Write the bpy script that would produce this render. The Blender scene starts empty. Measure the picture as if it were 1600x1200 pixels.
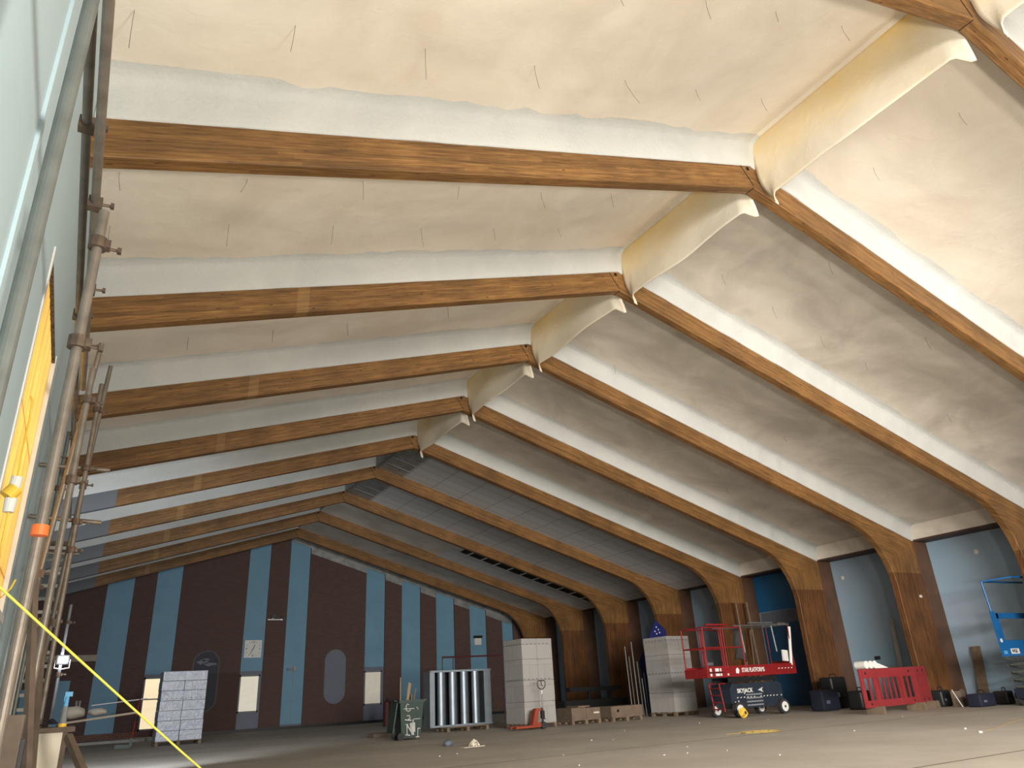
import bpy, bmesh, math, random
from mathutils import Vector, Matrix, noise
random.seed(7)
C = bpy.context.scene.collection
SC = bpy.context.scene

# ------------------------------------------------------------------ camera
CAM = Vector((-9.4807, 0.0, 1.0530))
YAW, PITCH, ROLL, FPX = 0.53793, 0.40270, -0.05720, 1131.82
fwd = Vector((math.sin(YAW)*math.cos(PITCH), math.cos(YAW)*math.cos(PITCH), math.sin(PITCH)))
rt = Vector((math.cos(YAW), -math.sin(YAW), 0)); up = rt.cross(fwd)
R2 = math.cos(ROLL)*rt + math.sin(ROLL)*up
U2 = -math.sin(ROLL)*rt + math.cos(ROLL)*up
cd = bpy.data.cameras.new('camera'); cam = bpy.data.objects.new('camera', cd); C.objects.link(cam)
cam.matrix_world = Matrix(((R2.x, U2.x, -fwd.x, CAM.x), (R2.y, U2.y, -fwd.y, CAM.y), (R2.z, U2.z, -fwd.z, CAM.z), (0, 0, 0, 1)))
cd.sensor_fit = 'HORIZONTAL'; cd.sensor_width = 36.0; cd.lens = FPX/1600*36.0
cd.clip_start = 0.05; cd.clip_end = 200
SC.camera = cam
def ray(px, py):
    return fwd + (px-800)/FPX*R2 - (py-600)/FPX*U2
def at(px, py, Y):                      # world point of a sight line at depth Y down the hall
    v = ray(px, py); return CAM + v*(Y/v.y)
def on_floor(px, py, z=0.0):
    v = ray(px, py); return CAM + v*((z-CAM.z)/v.z)

# ------------------------------------------------------------------ world, light, exposure
SC.view_settings.view_transform = 'Standard'; SC.view_settings.look = 'None'
SC.view_settings.exposure = 0.0; SC.view_settings.gamma = 1.0
SC.view_settings.use_curve_mapping = False
w = bpy.data.worlds.new('world'); SC.world = w; w.use_nodes = True
w.node_tree.nodes['Background'].inputs[0].default_value = (0.55, 0.66, 0.80, 1)
w.node_tree.nodes['Background'].inputs[1].default_value = 0.40
def area(name, loc, target, sx, sy, power, col):
    l = bpy.data.lights.new(name, 'AREA'); l.shape = 'RECTANGLE'; l.size = sx; l.size_y = sy
    l.energy = power; l.color = col
    o = bpy.data.objects.new(name, l); C.objects.link(o); o.location = loc
    o.rotation_euler = (Vector(target)-Vector(loc)).to_track_quat('-Z', 'Y').to_euler()
    return o
dl = area('rear_fill', (-4.0, -8.5, 4.2), (8.0, 16.0, 0.5), 10.0, 3.0, 1750, (1.0, 0.93, 0.84))  # unseen area light added behind the camera to brighten floor and right wall
dl.data.spread = math.radians(75)
area('low_ceiling_fill', (-6.5, -1.8, 0.8), (-6.0, 8.0, 8.0), 1.2, 0.6, 900, (1.0, 0.915, 0.79))  # added fill, low and out of view, lifting the left ceiling slope
area('low_ceiling_fill', (2.5, -2.2, 0.8), (4.0, 8.0, 8.0), 1.0, 0.5, 255, (1.0, 0.91, 0.80))  # weaker added fill of the same sort for the right ceiling slope
area('daylight_behind_hoarding', (-11.9, 7.4, 3.3), (-10.2, 7.4, 3.3), 3.0, 3.0, 215, (1.0, 0.84, 0.60))

# ------------------------------------------------------------------ helpers
def props(o, label=None, cat=None, group=None, kind=None):
    if label: o['label'] = label
    if cat: o['category'] = cat
    if group: o['group'] = group
    if kind: o['kind'] = kind
    return o
def thing(name, label, cat, loc=(0, 0, 0), rz=0.0, group=None, kind=None):
    o = bpy.data.objects.new(name, None); C.objects.link(o)
    o.location = loc; o.rotation_euler = (0, 0, rz); o.empty_display_size = 0.2
    return props(o, label, cat, group, kind)
class MB:
    def __init__(s): s.bm = bmesh.new()
    def box(s, c, size, rot=None, bev=0.0):
        r = bmesh.ops.create_cube(s.bm, size=1.0)['verts']
        m = Matrix.Translation(Vector(c)) @ (rot.to_4x4() if rot is not None else Matrix.Identity(4)) @ Matrix.Diagonal((*size, 1))
        bmesh.ops.transform(s.bm, matrix=m, verts=r)
        if bev > 0:
            es = list({e for v in r for e in v.link_edges})
            bmesh.ops.bevel(s.bm, geom=es, offset=bev, segments=2, affect='EDGES', profile=0.7)
        return s
    def bx(s, x0, x1, y0, y1, z0, z1, bev=0.0):
        return s.box(((x0+x1)/2, (y0+y1)/2, (z0+z1)/2), (x1-x0, y1-y0, z1-z0), None, bev)
    def bar(s, a, b, wd, dp, roll=0.0):
        a = Vector(a); b = Vector(b); d = b-a
        q = d.to_track_quat('Z', 'X').to_matrix() @ Matrix.Rotation(roll, 3, 'Z')
        return s.box((a+b)/2, (wd, dp, d.length), q)
    def tube(s, a, b, r, n=12, r2=None):
        a = Vector(a); b = Vector(b); d = b-a
        v = bmesh.ops.create_cone(s.bm, cap_ends=True, segments=n, radius1=r, radius2=r if r2 is None else r2, depth=d.length)['verts']
        m = Matrix.Translation((a+b)/2) @ d.to_track_quat('Z', 'X').to_matrix().to_4x4()
        bmesh.ops.transform(s.bm, matrix=m, verts=v); return s
    def path(s, pts, r, n=8):
        pts = [Vector(p) for p in pts]; rings = []
        for i, p in enumerate(pts):
            d = (pts[min(i+1, len(pts)-1)]-pts[max(i-1, 0)]).normalized()
            q = d.to_track_quat('Z', 'X').to_matrix()
            rings.append([s.bm.verts.new(p + q @ Vector((r*math.cos(2*math.pi*k/n), r*math.sin(2*math.pi*k/n), 0))) for k in range(n)])
        for a, b in zip(rings, rings[1:]):
            # align ring start to avoid twist
            best = min(range(n), key=lambda o: sum((a[k].co-b[(k+o) % n].co).length for k in range(n)))
            b[:] = b[best:]+b[:best]
            for k in range(n):
                s.bm.faces.new((a[k], a[(k+1) % n], b[(k+1) % n], b[k]))
        s.bm.faces.new(rings[0][::-1]); s.bm.faces.new(rings[-1]); return s
    def poly(s, pts, axis, d0, d1):      # polygon extruded along an axis
        def P(u, v, d):
            return (u, d, v) if axis == 'y' else ((d, u, v) if axis == 'x' else (u, v, d))
        a = [s.bm.verts.new(P(u, v, d0)) for u, v in pts]; b = [s.bm.verts.new(P(u, v, d1)) for u, v in pts]
        n = len(pts)
        s.bm.faces.new(a[::-1]); s.bm.faces.new(b)
        for i in range(n): s.bm.faces.new((a[i], a[(i+1) % n], b[(i+1) % n], b[i]))
        return s
    def sphere(s, c, r, sc=(1, 1, 1), u=16, v=10):
        r_ = bmesh.ops.create_uvsphere(s.bm, u_segments=u, v_segments=v, radius=r)['verts']
        bmesh.ops.transform(s.bm, matrix=Matrix.Translation(Vector(c)) @ Matrix.Diagonal((*sc, 1)), verts=r_); return s
    def grid(s, nu, nv, f):
        vs = [[s.bm.verts.new(f(i/nu, j/nv)) for j in range(nv+1)] for i in range(nu+1)]
        for i in range(nu):
            for j in range(nv):
                s.bm.faces.new((vs[i][j], vs[i+1][j], vs[i+1][j+1], vs[i][j+1]))
        return s
    def build(s, name, m, parent=None, smooth=False, recalc=True):
        if recalc: bmesh.ops.recalc_face_normals(s.bm, faces=s.bm.faces)
        me = bpy.data.meshes.new(name); s.bm.to_mesh(me); s.bm.free()
        if smooth:
            for p in me.polygons: p.use_smooth = True
        me.materials.append(m)
        o = bpy.data.objects.new(name, me); C.objects.link(o)
        if parent is not None: o.parent = parent
        return o
def text(name, s, size, m, parent, loc, rot, ext=0.002, align='CENTER', bold=0.0, sx=1.0):
    cu = bpy.data.curves.new(name, 'FONT'); cu.body = s; cu.size = size; cu.extrude = ext; cu.align_x = align; cu.align_y = 'CENTER'
    cu.offset = bold
    t = bpy.data.objects.new(name+'_tmp', cu); C.objects.link(t)
    dg = bpy.context.evaluated_depsgraph_get(); me = bpy.data.meshes.new_from_object(t.evaluated_get(dg))
    bpy.data.objects.remove(t); bpy.data.curves.remove(cu)
    me.materials.clear(); me.materials.append(m)
    o = bpy.data.objects.new(name, me); C.objects.link(o); o.parent = parent; o.location = loc; o.rotation_euler = rot; o.scale = (sx, 1, 1)
    return o

# ------------------------------------------------------------------ materials
def newmat(name):
    m = bpy.data.materials.new(name); m.use_nodes = True; nt = m.node_tree
    return m, nt, nt.nodes['Principled BSDF']
def N(nt, t, **kw):
    n = nt.nodes.new(t)
    for k, v in kw.items(): setattr(n, k, v)
    return n
def mat(name, col, rough=0.7, metal=0.0, var=0.15, scale=4.0, bump=0.0, bscale=30.0, emit=None, es=0.0, tint=None, coords='Object', stretch=(1, 1, 1)):
    m, nt, b = newmat(name); L = nt.links.new
    tc = N(nt, 'ShaderNodeTexCoord'); mp = N(nt, 'ShaderNodeMapping'); mp.inputs['Scale'].default_value = stretch
    L(tc.outputs[coords], mp.inputs[0])
    no = N(nt, 'ShaderNodeTexNoise'); no.inputs['Scale'].default_value = scale; no.inputs['Detail'].default_value = 5
    L(mp.outputs[0], no.inputs['Vector'])
    cr = N(nt, 'ShaderNodeValToRGB'); cr.color_ramp.elements[0].position = 0.3; cr.color_ramp.elements[1].position = 0.7
    c2 = tint if tint else tuple(max(0, c*(1-var)) for c in col)
    cr.color_ramp.elements[0].color = (*c2, 1); cr.color_ramp.elements[1].color = (*col, 1)
    L(no.outputs[0], cr.inputs[0]); L(cr.outputs[0], b.inputs['Base Color'])
    b.inputs['Roughness'].default_value = rough; b.inputs['Metallic'].default_value = metal
    if bump > 0:
        n2 = N(nt, 'ShaderNodeTexNoise'); n2.inputs['Scale'].default_value = bscale; n2.inputs['Detail'].default_value = 4
        L(mp.outputs[0], n2.inputs['Vector']); bp = N(nt, 'ShaderNodeBump'); bp.inputs['Strength'].default_value = bump; bp.inputs['Distance'].default_value = 0.02
        L(n2.outputs[0], bp.inputs['Height']); L(bp.outputs[0], b.inputs['Normal'])
    if emit:
        b.inputs['Emission Color'].default_value = (*emit, 1); b.inputs['Emission Strength'].default_value = es
    return m

def mat_glulam():
    m, nt, b = newmat('glulam_wood'); L = nt.links.new
    uv = N(nt, 'ShaderNodeUVMap'); uv.uv_map = 'UVMap'; geo = N(nt, 'ShaderNodeNewGeometry')
    mp = N(nt, 'ShaderNodeMapping'); mp.inputs['Scale'].default_value = (0.9, 16, 1); L(uv.outputs[0], mp.inputs[0])
    n1 = N(nt, 'ShaderNodeTexNoise'); n1.inputs['Scale'].default_value = 2.2; n1.inputs['Detail'].default_value = 7; n1.inputs['Roughness'].default_value = 0.65
    L(mp.outputs[0], n1.inputs['Vector'])
    cr = N(nt, 'ShaderNodeValToRGB'); e = cr.color_ramp.elements
    e[0].position = 0.28; e[0].color = (0.085, 0.034, 0.009, 1); e[1].position = 0.72; e[1].color = (0.335, 0.182, 0.058, 1)
    k = e.new(0.5); k.color = (0.220, 0.106, 0.031, 1)
    L(n1.outputs[0], cr.inputs[0])
    # lamination lines every 45 mm
    sp = N(nt, 'ShaderNodeSeparateXYZ'); L(uv.outputs[0], sp.inputs[0])
    dv = N(nt, 'ShaderNodeMath', operation='DIVIDE'); dv.inputs[1].default_value = 0.045; L(sp.outputs[1], dv.inputs[0])
    fr = N(nt, 'ShaderNodeMath', operation='FRACT'); L(dv.outputs[0], fr.inputs[0])
    ls = N(nt, 'ShaderNodeMath', operation='LESS_THAN'); ls.inputs[1].default_value = 0.09; L(fr.outputs[0], ls.inputs[0])
    fl = N(nt, 'ShaderNodeMath', operation='FLOOR'); L(dv.outputs[0], fl.inputs[0])
    # per board tint with staggered finger joints
    ux = N(nt, 'ShaderNodeMath', operation='DIVIDE'); ux.inputs[1].default_value = 2.7; L(sp.outputs[0], ux.inputs[0])
    wn0 = N(nt, 'ShaderNodeTexWhiteNoise', noise_dimensions='1D'); L(fl.outputs[0], wn0.inputs['W'])
    ad = N(nt, 'ShaderNodeMath', operation='ADD'); L(ux.outputs[0], ad.inputs[0]); L(wn0.outputs[0], ad.inputs[1])
    f2 = N(nt, 'ShaderNodeMath', operation='FLOOR'); L(ad.outputs[0], f2.inputs[0])
    cb = N(nt, 'ShaderNodeCombineXYZ'); L(f2.outputs[0], cb.inputs[0]); L(fl.outputs[0], cb.inputs[1])
    wn = N(nt, 'ShaderNodeTexWhiteNoise', noise_dimensions='2D'); L(cb.outputs[0], wn.inputs['Vector'])
    mr = N(nt, 'ShaderNodeMapRange'); mr.inputs['To Min'].default_value = 0.74; mr.inputs['To Max'].default_value = 1.16; L(wn.outputs[0], mr.inputs[0])
    # blotches of worn varnish
    n3 = N(nt, 'ShaderNodeTexNoise'); n3.inputs['Scale'].default_value = 1.1; n3.inputs['Detail'].default_value = 5; L(geo.outputs['Position'], n3.inputs['Vector'])
    m3 = N(nt, 'ShaderNodeMapRange'); m3.inputs['From Min'].default_value = 0.3; m3.inputs['From Max'].default_value = 0.7; m3.inputs['To Min'].default_value = 0.72; m3.inputs['To Max'].default_value = 1.15; L(n3.outputs[0], m3.inputs[0])
    ml = N(nt, 'ShaderNodeMath', operation='MULTIPLY'); L(mr.outputs[0], ml.inputs[0]); L(m3.outputs[0], ml.inputs[1])
    dk = N(nt, 'ShaderNodeMath', operation='MULTIPLY_ADD'); dk.inputs[1].default_value = -0.22; dk.inputs[2].default_value = 1.0; L(ls.outputs[0], dk.inputs[0])
    m4 = N(nt, 'ShaderNodeMath', operation='MULTIPLY'); L(ml.outputs[0], m4.inputs[0]); L(dk.outputs[0], m4.inputs[1])
    vm = N(nt, 'ShaderNodeVectorMath', operation='SCALE'); L(cr.outputs[0], vm.inputs[0]); L(m4.outputs[0], vm.inputs['Scale'])
    # small knots
    vo = N(nt, 'ShaderNodeTexVoronoi'); vo.inputs['Scale'].default_value = 1.0
    mp2 = N(nt, 'ShaderNodeMapping'); mp2.inputs['Scale'].default_value = (2.2, 9, 1); L(uv.outputs[0], mp2.inputs[0]); L(mp2.outputs[0], vo.inputs['Vector'])
    kn = N(nt, 'ShaderNodeMath', operation='LESS_THAN'); kn.inputs[1].default_value = 0.09; L(vo.outputs['Distance'], kn.inputs[0])
    mk = N(nt, 'ShaderNodeMix', data_type='RGBA'); L(kn.outputs[0], mk.inputs['Factor']); L(vm.outputs[0], mk.inputs[6]); mk.inputs[7].default_value = (0.07, 0.025, 0.006, 1)
    # ends that are painted grey beyond the line of the former partition (far frames only)
    ps = N(nt, 'ShaderNodeSeparateXYZ'); L(geo.outputs['Position'], ps.inputs[0])
    a1 = N(nt, 'ShaderNodeMath', operation='LESS_THAN'); a1.inputs[1].default_value = -9.05; L(ps.outputs[0], a1.inputs[0])
    a2 = N(nt, 'ShaderNodeMath', operation='GREATER_THAN'); a2.inputs[1].default_value = 21.0; L(ps.outputs[1], a2.inputs[0])
    a3 = N(nt, 'ShaderNodeMath', operation='MULTIPLY'); L(a1.outputs[0], a3.inputs[0]); L(a2.outputs[0], a3.inputs[1])
    mg = N(nt, 'ShaderNodeMix', data_type='RGBA'); L(a3.outputs[0], mg.inputs['Factor']); L(mk.outputs[2], mg.inputs[6]); mg.inputs[7].default_value = (0.125, 0.135, 0.150, 1)
    # pale filler band on the left rafters at the former lamp position
    bd = N(nt, 'ShaderNodeMath', operation='ADD'); bd.inputs[1].default_value = 6.98; L(ps.outputs[0], bd.inputs[0])
    ba = N(nt, 'ShaderNodeMath', operation='ABSOLUTE'); L(bd.outputs[0], ba.inputs[0])
    bl0 = N(nt, 'ShaderNodeMath', operation='LESS_THAN'); bl0.inputs[1].default_value = 0.10; L(ba.outputs[0], bl0.inputs[0])
    by = N(nt, 'ShaderNodeMath', operation='GREATER_THAN'); by.inputs[1].default_value = 9.0; L(ps.outputs[1], by.inputs[0])
    bl = N(nt, 'ShaderNodeMath', operation='MULTIPLY'); L(bl0.outputs[0], bl.inputs[0]); L(by.outputs[0], bl.inputs[1])
    bf = N(nt, 'ShaderNodeMath', operation='MULTIPLY'); bf.inputs[1].default_value = 0.16; L(bl.outputs[0], bf.inputs[0])
    mb = N(nt, 'ShaderNodeMix', data_type='RGBA'); L(bf.outputs[0], mb.inputs['Factor']); L(mg.outputs[2], mb.inputs[6]); mb.inputs[7].default_value = (0.55, 0.35, 0.15, 1)
    # darker stained column legs below the haunch, toned further down against the rear fill light
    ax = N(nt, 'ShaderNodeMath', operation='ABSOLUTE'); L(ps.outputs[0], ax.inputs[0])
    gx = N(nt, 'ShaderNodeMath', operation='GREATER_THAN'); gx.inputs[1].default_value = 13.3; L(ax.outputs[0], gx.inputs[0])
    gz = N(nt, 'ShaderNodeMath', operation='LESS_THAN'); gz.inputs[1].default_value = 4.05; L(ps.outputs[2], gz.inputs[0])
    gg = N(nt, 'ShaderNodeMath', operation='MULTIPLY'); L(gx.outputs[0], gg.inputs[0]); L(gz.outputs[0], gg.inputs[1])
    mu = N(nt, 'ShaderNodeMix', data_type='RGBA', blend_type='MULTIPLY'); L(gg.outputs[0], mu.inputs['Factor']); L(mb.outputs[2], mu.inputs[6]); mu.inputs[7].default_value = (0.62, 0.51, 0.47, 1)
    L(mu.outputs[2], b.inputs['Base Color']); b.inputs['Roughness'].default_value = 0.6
    bp = N(nt, 'ShaderNodeBump'); bp.inputs['Strength'].default_value = 0.25; bp.inputs['Distance'].default_value = 0.01
    L(n1.outputs[0], bp.inputs['Height']); L(bp.outputs[0], b.inputs['Normal'])
    return m
def mat_foam(name, c1, c2, pebble=0.5, stain=None):
    m, nt, b = newmat(name); L = nt.links.new
    geo = N(nt, 'ShaderNodeNewGeometry')
    n1 = N(nt, 'ShaderNodeTexNoise'); n1.inputs['Scale'].default_value = 0.55; n1.inputs['Detail'].default_value = 6; n1.inputs['Roughness'].default_value = 0.6
    n1.inputs['Distortion'].default_value = 0.6
    L(geo.outputs['Position'], n1.inputs['Vector'])
    cr = N(nt, 'ShaderNodeValToRGB'); e = cr.color_ramp.elements; e[0].position = 0.36; e[0].color = (*c1, 1); e[1].position = 0.62; e[1].color = (*c2, 1)
    L(n1.outputs[0], cr.inputs[0])
    out = cr.outputs[0]
    if stain:
        sp = N(nt, 'ShaderNodeSeparateXYZ'); L(geo.outputs['Position'], sp.inputs[0])
        mr = N(nt, 'ShaderNodeMapRange'); mr.inputs['From Min'].default_value = 9.35; mr.inputs['From Max'].default_value = 10.25; L(sp.outputs[2], mr.inputs[0])
        n4 = N(nt, 'ShaderNodeTexNoise'); n4.inputs['Scale'].default_value = 1.3; n4.inputs['Detail'].default_value = 3; L(geo.outputs['Position'], n4.inputs['Vector'])
        mm = N(nt, 'ShaderNodeMath', operation='MULTIPLY'); L(mr.outputs[0], mm.inputs[0]); L(n4.outputs[0], mm.inputs[1])
        m5 = N(nt, 'ShaderNodeMath', operation='MULTIPLY'); m5.inputs[1].default_value = 1.5; L(mm.outputs[0], m5.inputs[0]); m5.use_clamp = True
        mx = N(nt, 'ShaderNodeMix', data_type='RGBA'); L(m5.outputs[0], mx.inputs['Factor']); L(out, mx.inputs[6]); mx.inputs[7].default_value = (*stain, 1); out = mx.outputs[2]
    L(out, b.inputs['Base Color']); b.inputs['Roughness'].default_value = 0.85
    n2 = N(nt, 'ShaderNodeTexNoise'); n2.inputs['Scale'].default_value = 22; n2.inputs['Detail'].default_value = 3; L(geo.outputs['Position'], n2.inputs['Vector'])
    n3 = N(nt, 'ShaderNodeTexNoise'); n3.inputs['Scale'].default_value = 3.0; n3.inputs['Detail'].default_value = 4; n3.inputs['Distortion'].default_value = 1.0; L(geo.outputs['Position'], n3.inputs['Vector'])
    ma = N(nt, 'ShaderNodeMath', operation='MULTIPLY_ADD'); ma.inputs[1].default_value = pebble; L(n2.outputs[0], ma.inputs[0]); L(n3.outputs[0], ma.inputs[2])
    bp = N(nt, 'ShaderNodeBump'); bp.inputs['Strength'].default_value = 0.35; bp.inputs['Distance'].default_value = 0.03
    L(ma.outputs[0], bp.inputs['Height']); L(bp.outputs[0], b.inputs['Normal'])
    return m
def mat_brick(name, c1, c2, mortar, sc=1.0, plane='xz'):
    m, nt, b = newmat(name); L = nt.links.new
    geo = N(nt, 'ShaderNodeNewGeometry'); sp = N(nt, 'ShaderNodeSeparateXYZ'); L(geo.outputs['Position'], sp.inputs[0])
    cb = N(nt, 'ShaderNodeCombineXYZ'); L(sp.outputs[0], cb.inputs[0]); L(sp.outputs[2], cb.inputs[1])
    br = N(nt, 'ShaderNodeTexBrick'); br.inputs['Scale'].default_value = sc; br.inputs['Brick Width'].default_value = 0.225; br.inputs['Row Height'].default_value = 0.075
    br.inputs['Mortar Size'].default_value = 0.006; br.inputs['Color1'].default_value = (*c1, 1); br.inputs['Color2'].default_value = (*c2, 1); br.inputs['Mortar'].default_value = (*mortar, 1)
    L(cb.outputs[0], br.inputs['Vector']); L(br.outputs[0], b.inputs['Base Color']); b.inputs['Roughness'].default_value = 0.85
    return m
def mat_tiles():
    m, nt, b = newmat('ceiling_board_grid'); L = nt.links.new
    geo = N(nt, 'ShaderNodeNewGeometry'); sp = N(nt, 'ShaderNodeSeparateXYZ'); L(geo.outputs['Position'], sp.inputs[0])
    cb = N(nt, 'ShaderNodeCombineXYZ'); L(sp.outputs[0], cb.inputs[0]); L(sp.outputs[1], cb.inputs[1])
    br = N(nt, 'ShaderNodeTexBrick'); br.offset = 0.0; br.inputs['Scale'].default_value = 1; br.inputs['Brick Width'].default_value = 1.2; br.inputs['Row Height'].default_value = 0.62
    br.inputs['Mortar Size'].default_value = 0.018; br.inputs['Color1'].default_value = (0.62, 0.64, 0.66, 1); br.inputs['Color2'].default_value = (0.56, 0.58, 0.60, 1); br.inputs['Mortar'].default_value = (0.36, 0.37, 0.38, 1)
    L(cb.outputs[0], br.inputs['Vector']); L(br.outputs[0], b.inputs['Base Color']); b.inputs['Roughness'].default_value = 0.7
    return m
def mat_floor():
    m, nt, b = newmat('concrete_floor'); L = nt.links.new
    geo = N(nt, 'ShaderNodeNewGeometry')
    n1 = N(nt, 'ShaderNodeTexNoise'); n1.inputs['Scale'].default_value = 0.35; n1.inputs['Detail'].default_value = 8; n1.inputs['Roughness'].default_value = 0.65; L(geo.outputs['Position'], n1.inputs['Vector'])
    cr = N(nt, 'ShaderNodeValToRGB'); e = cr.color_ramp.elements; e[0].position = 0.3; e[0].color = (0.36, 0.325, 0.275, 1); e[1].position = 0.72; e[1].color = (0.52, 0.48, 0.42, 1)
    L(n1.outputs[0], cr.inputs[0])
    sp = N(nt, 'ShaderNodeSeparateXYZ'); L(geo.outputs['Position'], sp.inputs[0])
    # saw cut joints each 6 m
    dv = N(nt, 'ShaderNodeMath', operation='DIVIDE'); dv.inputs[1].default_value = 6.0; L(sp.outputs[1], dv.inputs[0])
    fr = N(nt, 'ShaderNodeMath', operation='FRACT'); L(dv.outputs[0], fr.inputs[0]); ls = N(nt, 'ShaderNodeMath', operation='LESS_THAN'); ls.inputs[1].default_value = 0.008; L(fr.outputs[0], ls.inputs[0])
    mx = N(nt, 'ShaderNodeMix', data_type='RGBA'); L(ls.outputs[0], mx.inputs['Factor']); L(cr.outputs[0], mx.inputs[6]); mx.inputs[7].default_value = (0.12, 0.10, 0.085, 1)
    L(mx.outputs[2], b.inputs['Base Color']); b.inputs['Roughness'].default_value = 0.75
    n2 = N(nt, 'ShaderNodeTexNoise'); n2.inputs['Scale'].default_value = 12; L(geo.outputs['Position'], n2.inputs['Vector'])
    bp = N(nt, 'ShaderNodeBump'); bp.inputs['Strength'].default_value = 0.1; L(n2.outputs[0], bp.inputs['Height']); L(bp.outputs[0], b.inputs['Normal'])
    return m
def mat_hoarding():
    m, nt, b = newmat('backlit_boarding'); L = nt.links.new
    geo = N(nt, 'ShaderNodeNewGeometry'); sp = N(nt, 'ShaderNodeSeparateXYZ'); L(geo.outputs['Position'], sp.inputs[0])
    cb = N(nt, 'ShaderNodeCombineXYZ'); L(sp.outputs[2], cb.inputs[0]); L(sp.outputs[1], cb.inputs[1])
    br = N(nt, 'ShaderNodeTexBrick'); br.offset = 0.0; br.inputs['Brick Width'].default_value = 1.15; br.inputs['Row Height'].default_value = 0.42; br.inputs['Scale'].default_value = 1
    br.inputs['Mortar Size'].default_value = 0.012; br.inputs['Color1'].default_value = (0.95, 0.78, 0.42, 1); br.inputs['Color2'].default_value = (0.90, 0.71, 0.35, 1); br.inputs['Mortar'].default_value = (0.60, 0.38, 0.14, 1)
    L(cb.outputs[0], br.inputs['Vector'])
    n1 = N(nt, 'ShaderNodeTexNoise'); n1.inputs['Scale'].default_value = 9; n1.inputs['Detail'].default_value = 5
    mp = N(nt, 'ShaderNodeMapping'); mp.inputs['Scale'].default_value = (1, 1.5, 0.3); L(geo.outputs['Position'], mp.inputs[0]); L(mp.outputs[0], n1.inputs['Vector'])
    mr = N(nt, 'ShaderNodeMapRange'); mr.inputs['To Min'].default_value = 0.7; mr.inputs['To Max'].default_value = 1.2; L(n1.outputs[0], mr.inputs[0])
    vm = N(nt, 'ShaderNodeVectorMath', operation='SCALE'); L(br.outputs[0], vm.inputs[0]); L(mr.outputs[0], vm.inputs['Scale'])
    tr = N(nt, 'ShaderNodeBsdfTranslucent'); L(vm.outputs[0], tr.inputs[0]); L(vm.outputs[0], b.inputs['Base Color'])
    mx = N(nt, 'ShaderNodeMixShader'); mx.inputs[0].default_value = 0.6; L(b.outputs[0], mx.inputs[1]); L(tr.outputs[0], mx.inputs[2])
    L(mx.outputs[0], nt.nodes['Material Output'].inputs[0]); return m
def mat_cartons(name, c1, c2, line, rh):
    m, nt, b = newmat(name); L = nt.links.new
    tc = N(nt, 'ShaderNodeTexCoord'); sp = N(nt, 'ShaderNodeSeparateXYZ'); L(tc.outputs['Object'], sp.inputs[0])
    sm = N(nt, 'ShaderNodeMath', operation='ADD'); L(sp.outputs[0], sm.inputs[0]); L(sp.outputs[1], sm.inputs[1])
    cb = N(nt, 'ShaderNodeCombineXYZ'); L(sm.outputs[0], cb.inputs[0]); L(sp.outputs[2], cb.inputs[1])
    br = N(nt, 'ShaderNodeTexBrick'); br.offset = 0.5; br.inputs['Scale'].default_value = 1; br.inputs['Brick Width'].default_value = 0.58; br.inputs['Row Height'].default_value = rh
    br.inputs['Mortar Size'].default_value = 0.006; br.inputs['Color1'].default_value = (*c1, 1); br.inputs['Color2'].default_value = (*c2, 1); br.inputs['Mortar'].default_value = (*line, 1)
    L(cb.outputs[0], br.inputs['Vector']); L(br.outputs[0], b.inputs['Base Color']); b.inputs['Roughness'].default_value = 0.32
    n2 = N(nt, 'ShaderNodeTexNoise'); n2.inputs['Scale'].default_value = 5; n2.inputs['Detail'].default_value = 4; n2.inputs['Distortion'].default_value = 1.5; L(tc.outputs['Object'], n2.inputs['Vector'])
    bp = N(nt, 'ShaderNodeBump'); bp.inputs['Strength'].default_value = 0.5; bp.inputs['Distance'].default_value = 0.03; L(n2.outputs[0], bp.inputs['Height']); L(bp.outputs[0], b.inputs['Normal'])
    return m

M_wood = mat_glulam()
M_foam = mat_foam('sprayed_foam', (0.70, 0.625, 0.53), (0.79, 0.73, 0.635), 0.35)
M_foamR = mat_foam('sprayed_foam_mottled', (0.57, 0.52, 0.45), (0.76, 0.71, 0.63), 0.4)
M_band = mat_foam('fresh_foam_fillet', (0.50, 0.515, 0.505), (0.57, 0.58, 0.56), 1.2)
M_curt = mat_foam('ridge_foam_sheet', (0.74, 0.66, 0.50), (0.80, 0.74, 0.62), 0.2, stain=(0.80, 0.58, 0.22))
M_tiles = mat_tiles()
M_silver = mat('silver_membrane', (0.36, 0.37, 0.36), 0.45, 0.3, 0.4, 3.0, 0.5, 12)
M_brick = mat_brick('dark_brown_brick', (0.085, 0.050, 0.043), (0.105, 0.060, 0.050), (0.075, 0.048, 0.044))
M_redbrick = mat_brick('red_brick_edge', (0.16, 0.06, 0.045), (0.11, 0.045, 0.035), (0.22, 0.18, 0.15))
M_bluep = mat('blue_painted_panel', (0.145, 0.310, 0.440), 0.6, 0, 0.10, 1.2)
M_bluew = mat('pale_blue_plaster', (0.285, 0.450, 0.585), 0.7, 0, 0.12, 0.5, tint=(0.330, 0.410, 0.520))
M_bluel = mat('pale_blue_board', (0.47, 0.61, 0.67), 0.55, 0, 0.06, 0.8)
M_trim = mat('brown_painted_trim', (0.085, 0.042, 0.028), 0.6, 0, 0.3, 3)
M_pier = mat('dark_stained_pier', (0.130, 0.066, 0.038), 0.6, 0, 0.35, 1.5)
M_conc = mat_floor()
M_kerb = mat('pale_concrete', (0.40, 0.39, 0.36), 0.8, 0, 0.2, 3)
M_board = mat_hoarding()
M_tube = mat('weathered_scaffold_tube', (0.205, 0.175, 0.145), 0.5, 0.45, 0.35, 9, 0.1)
M_tubeg = mat('grey_green_tube', (0.150, 0.165, 0.155), 0.5, 0.4, 0.3, 9)
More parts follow.
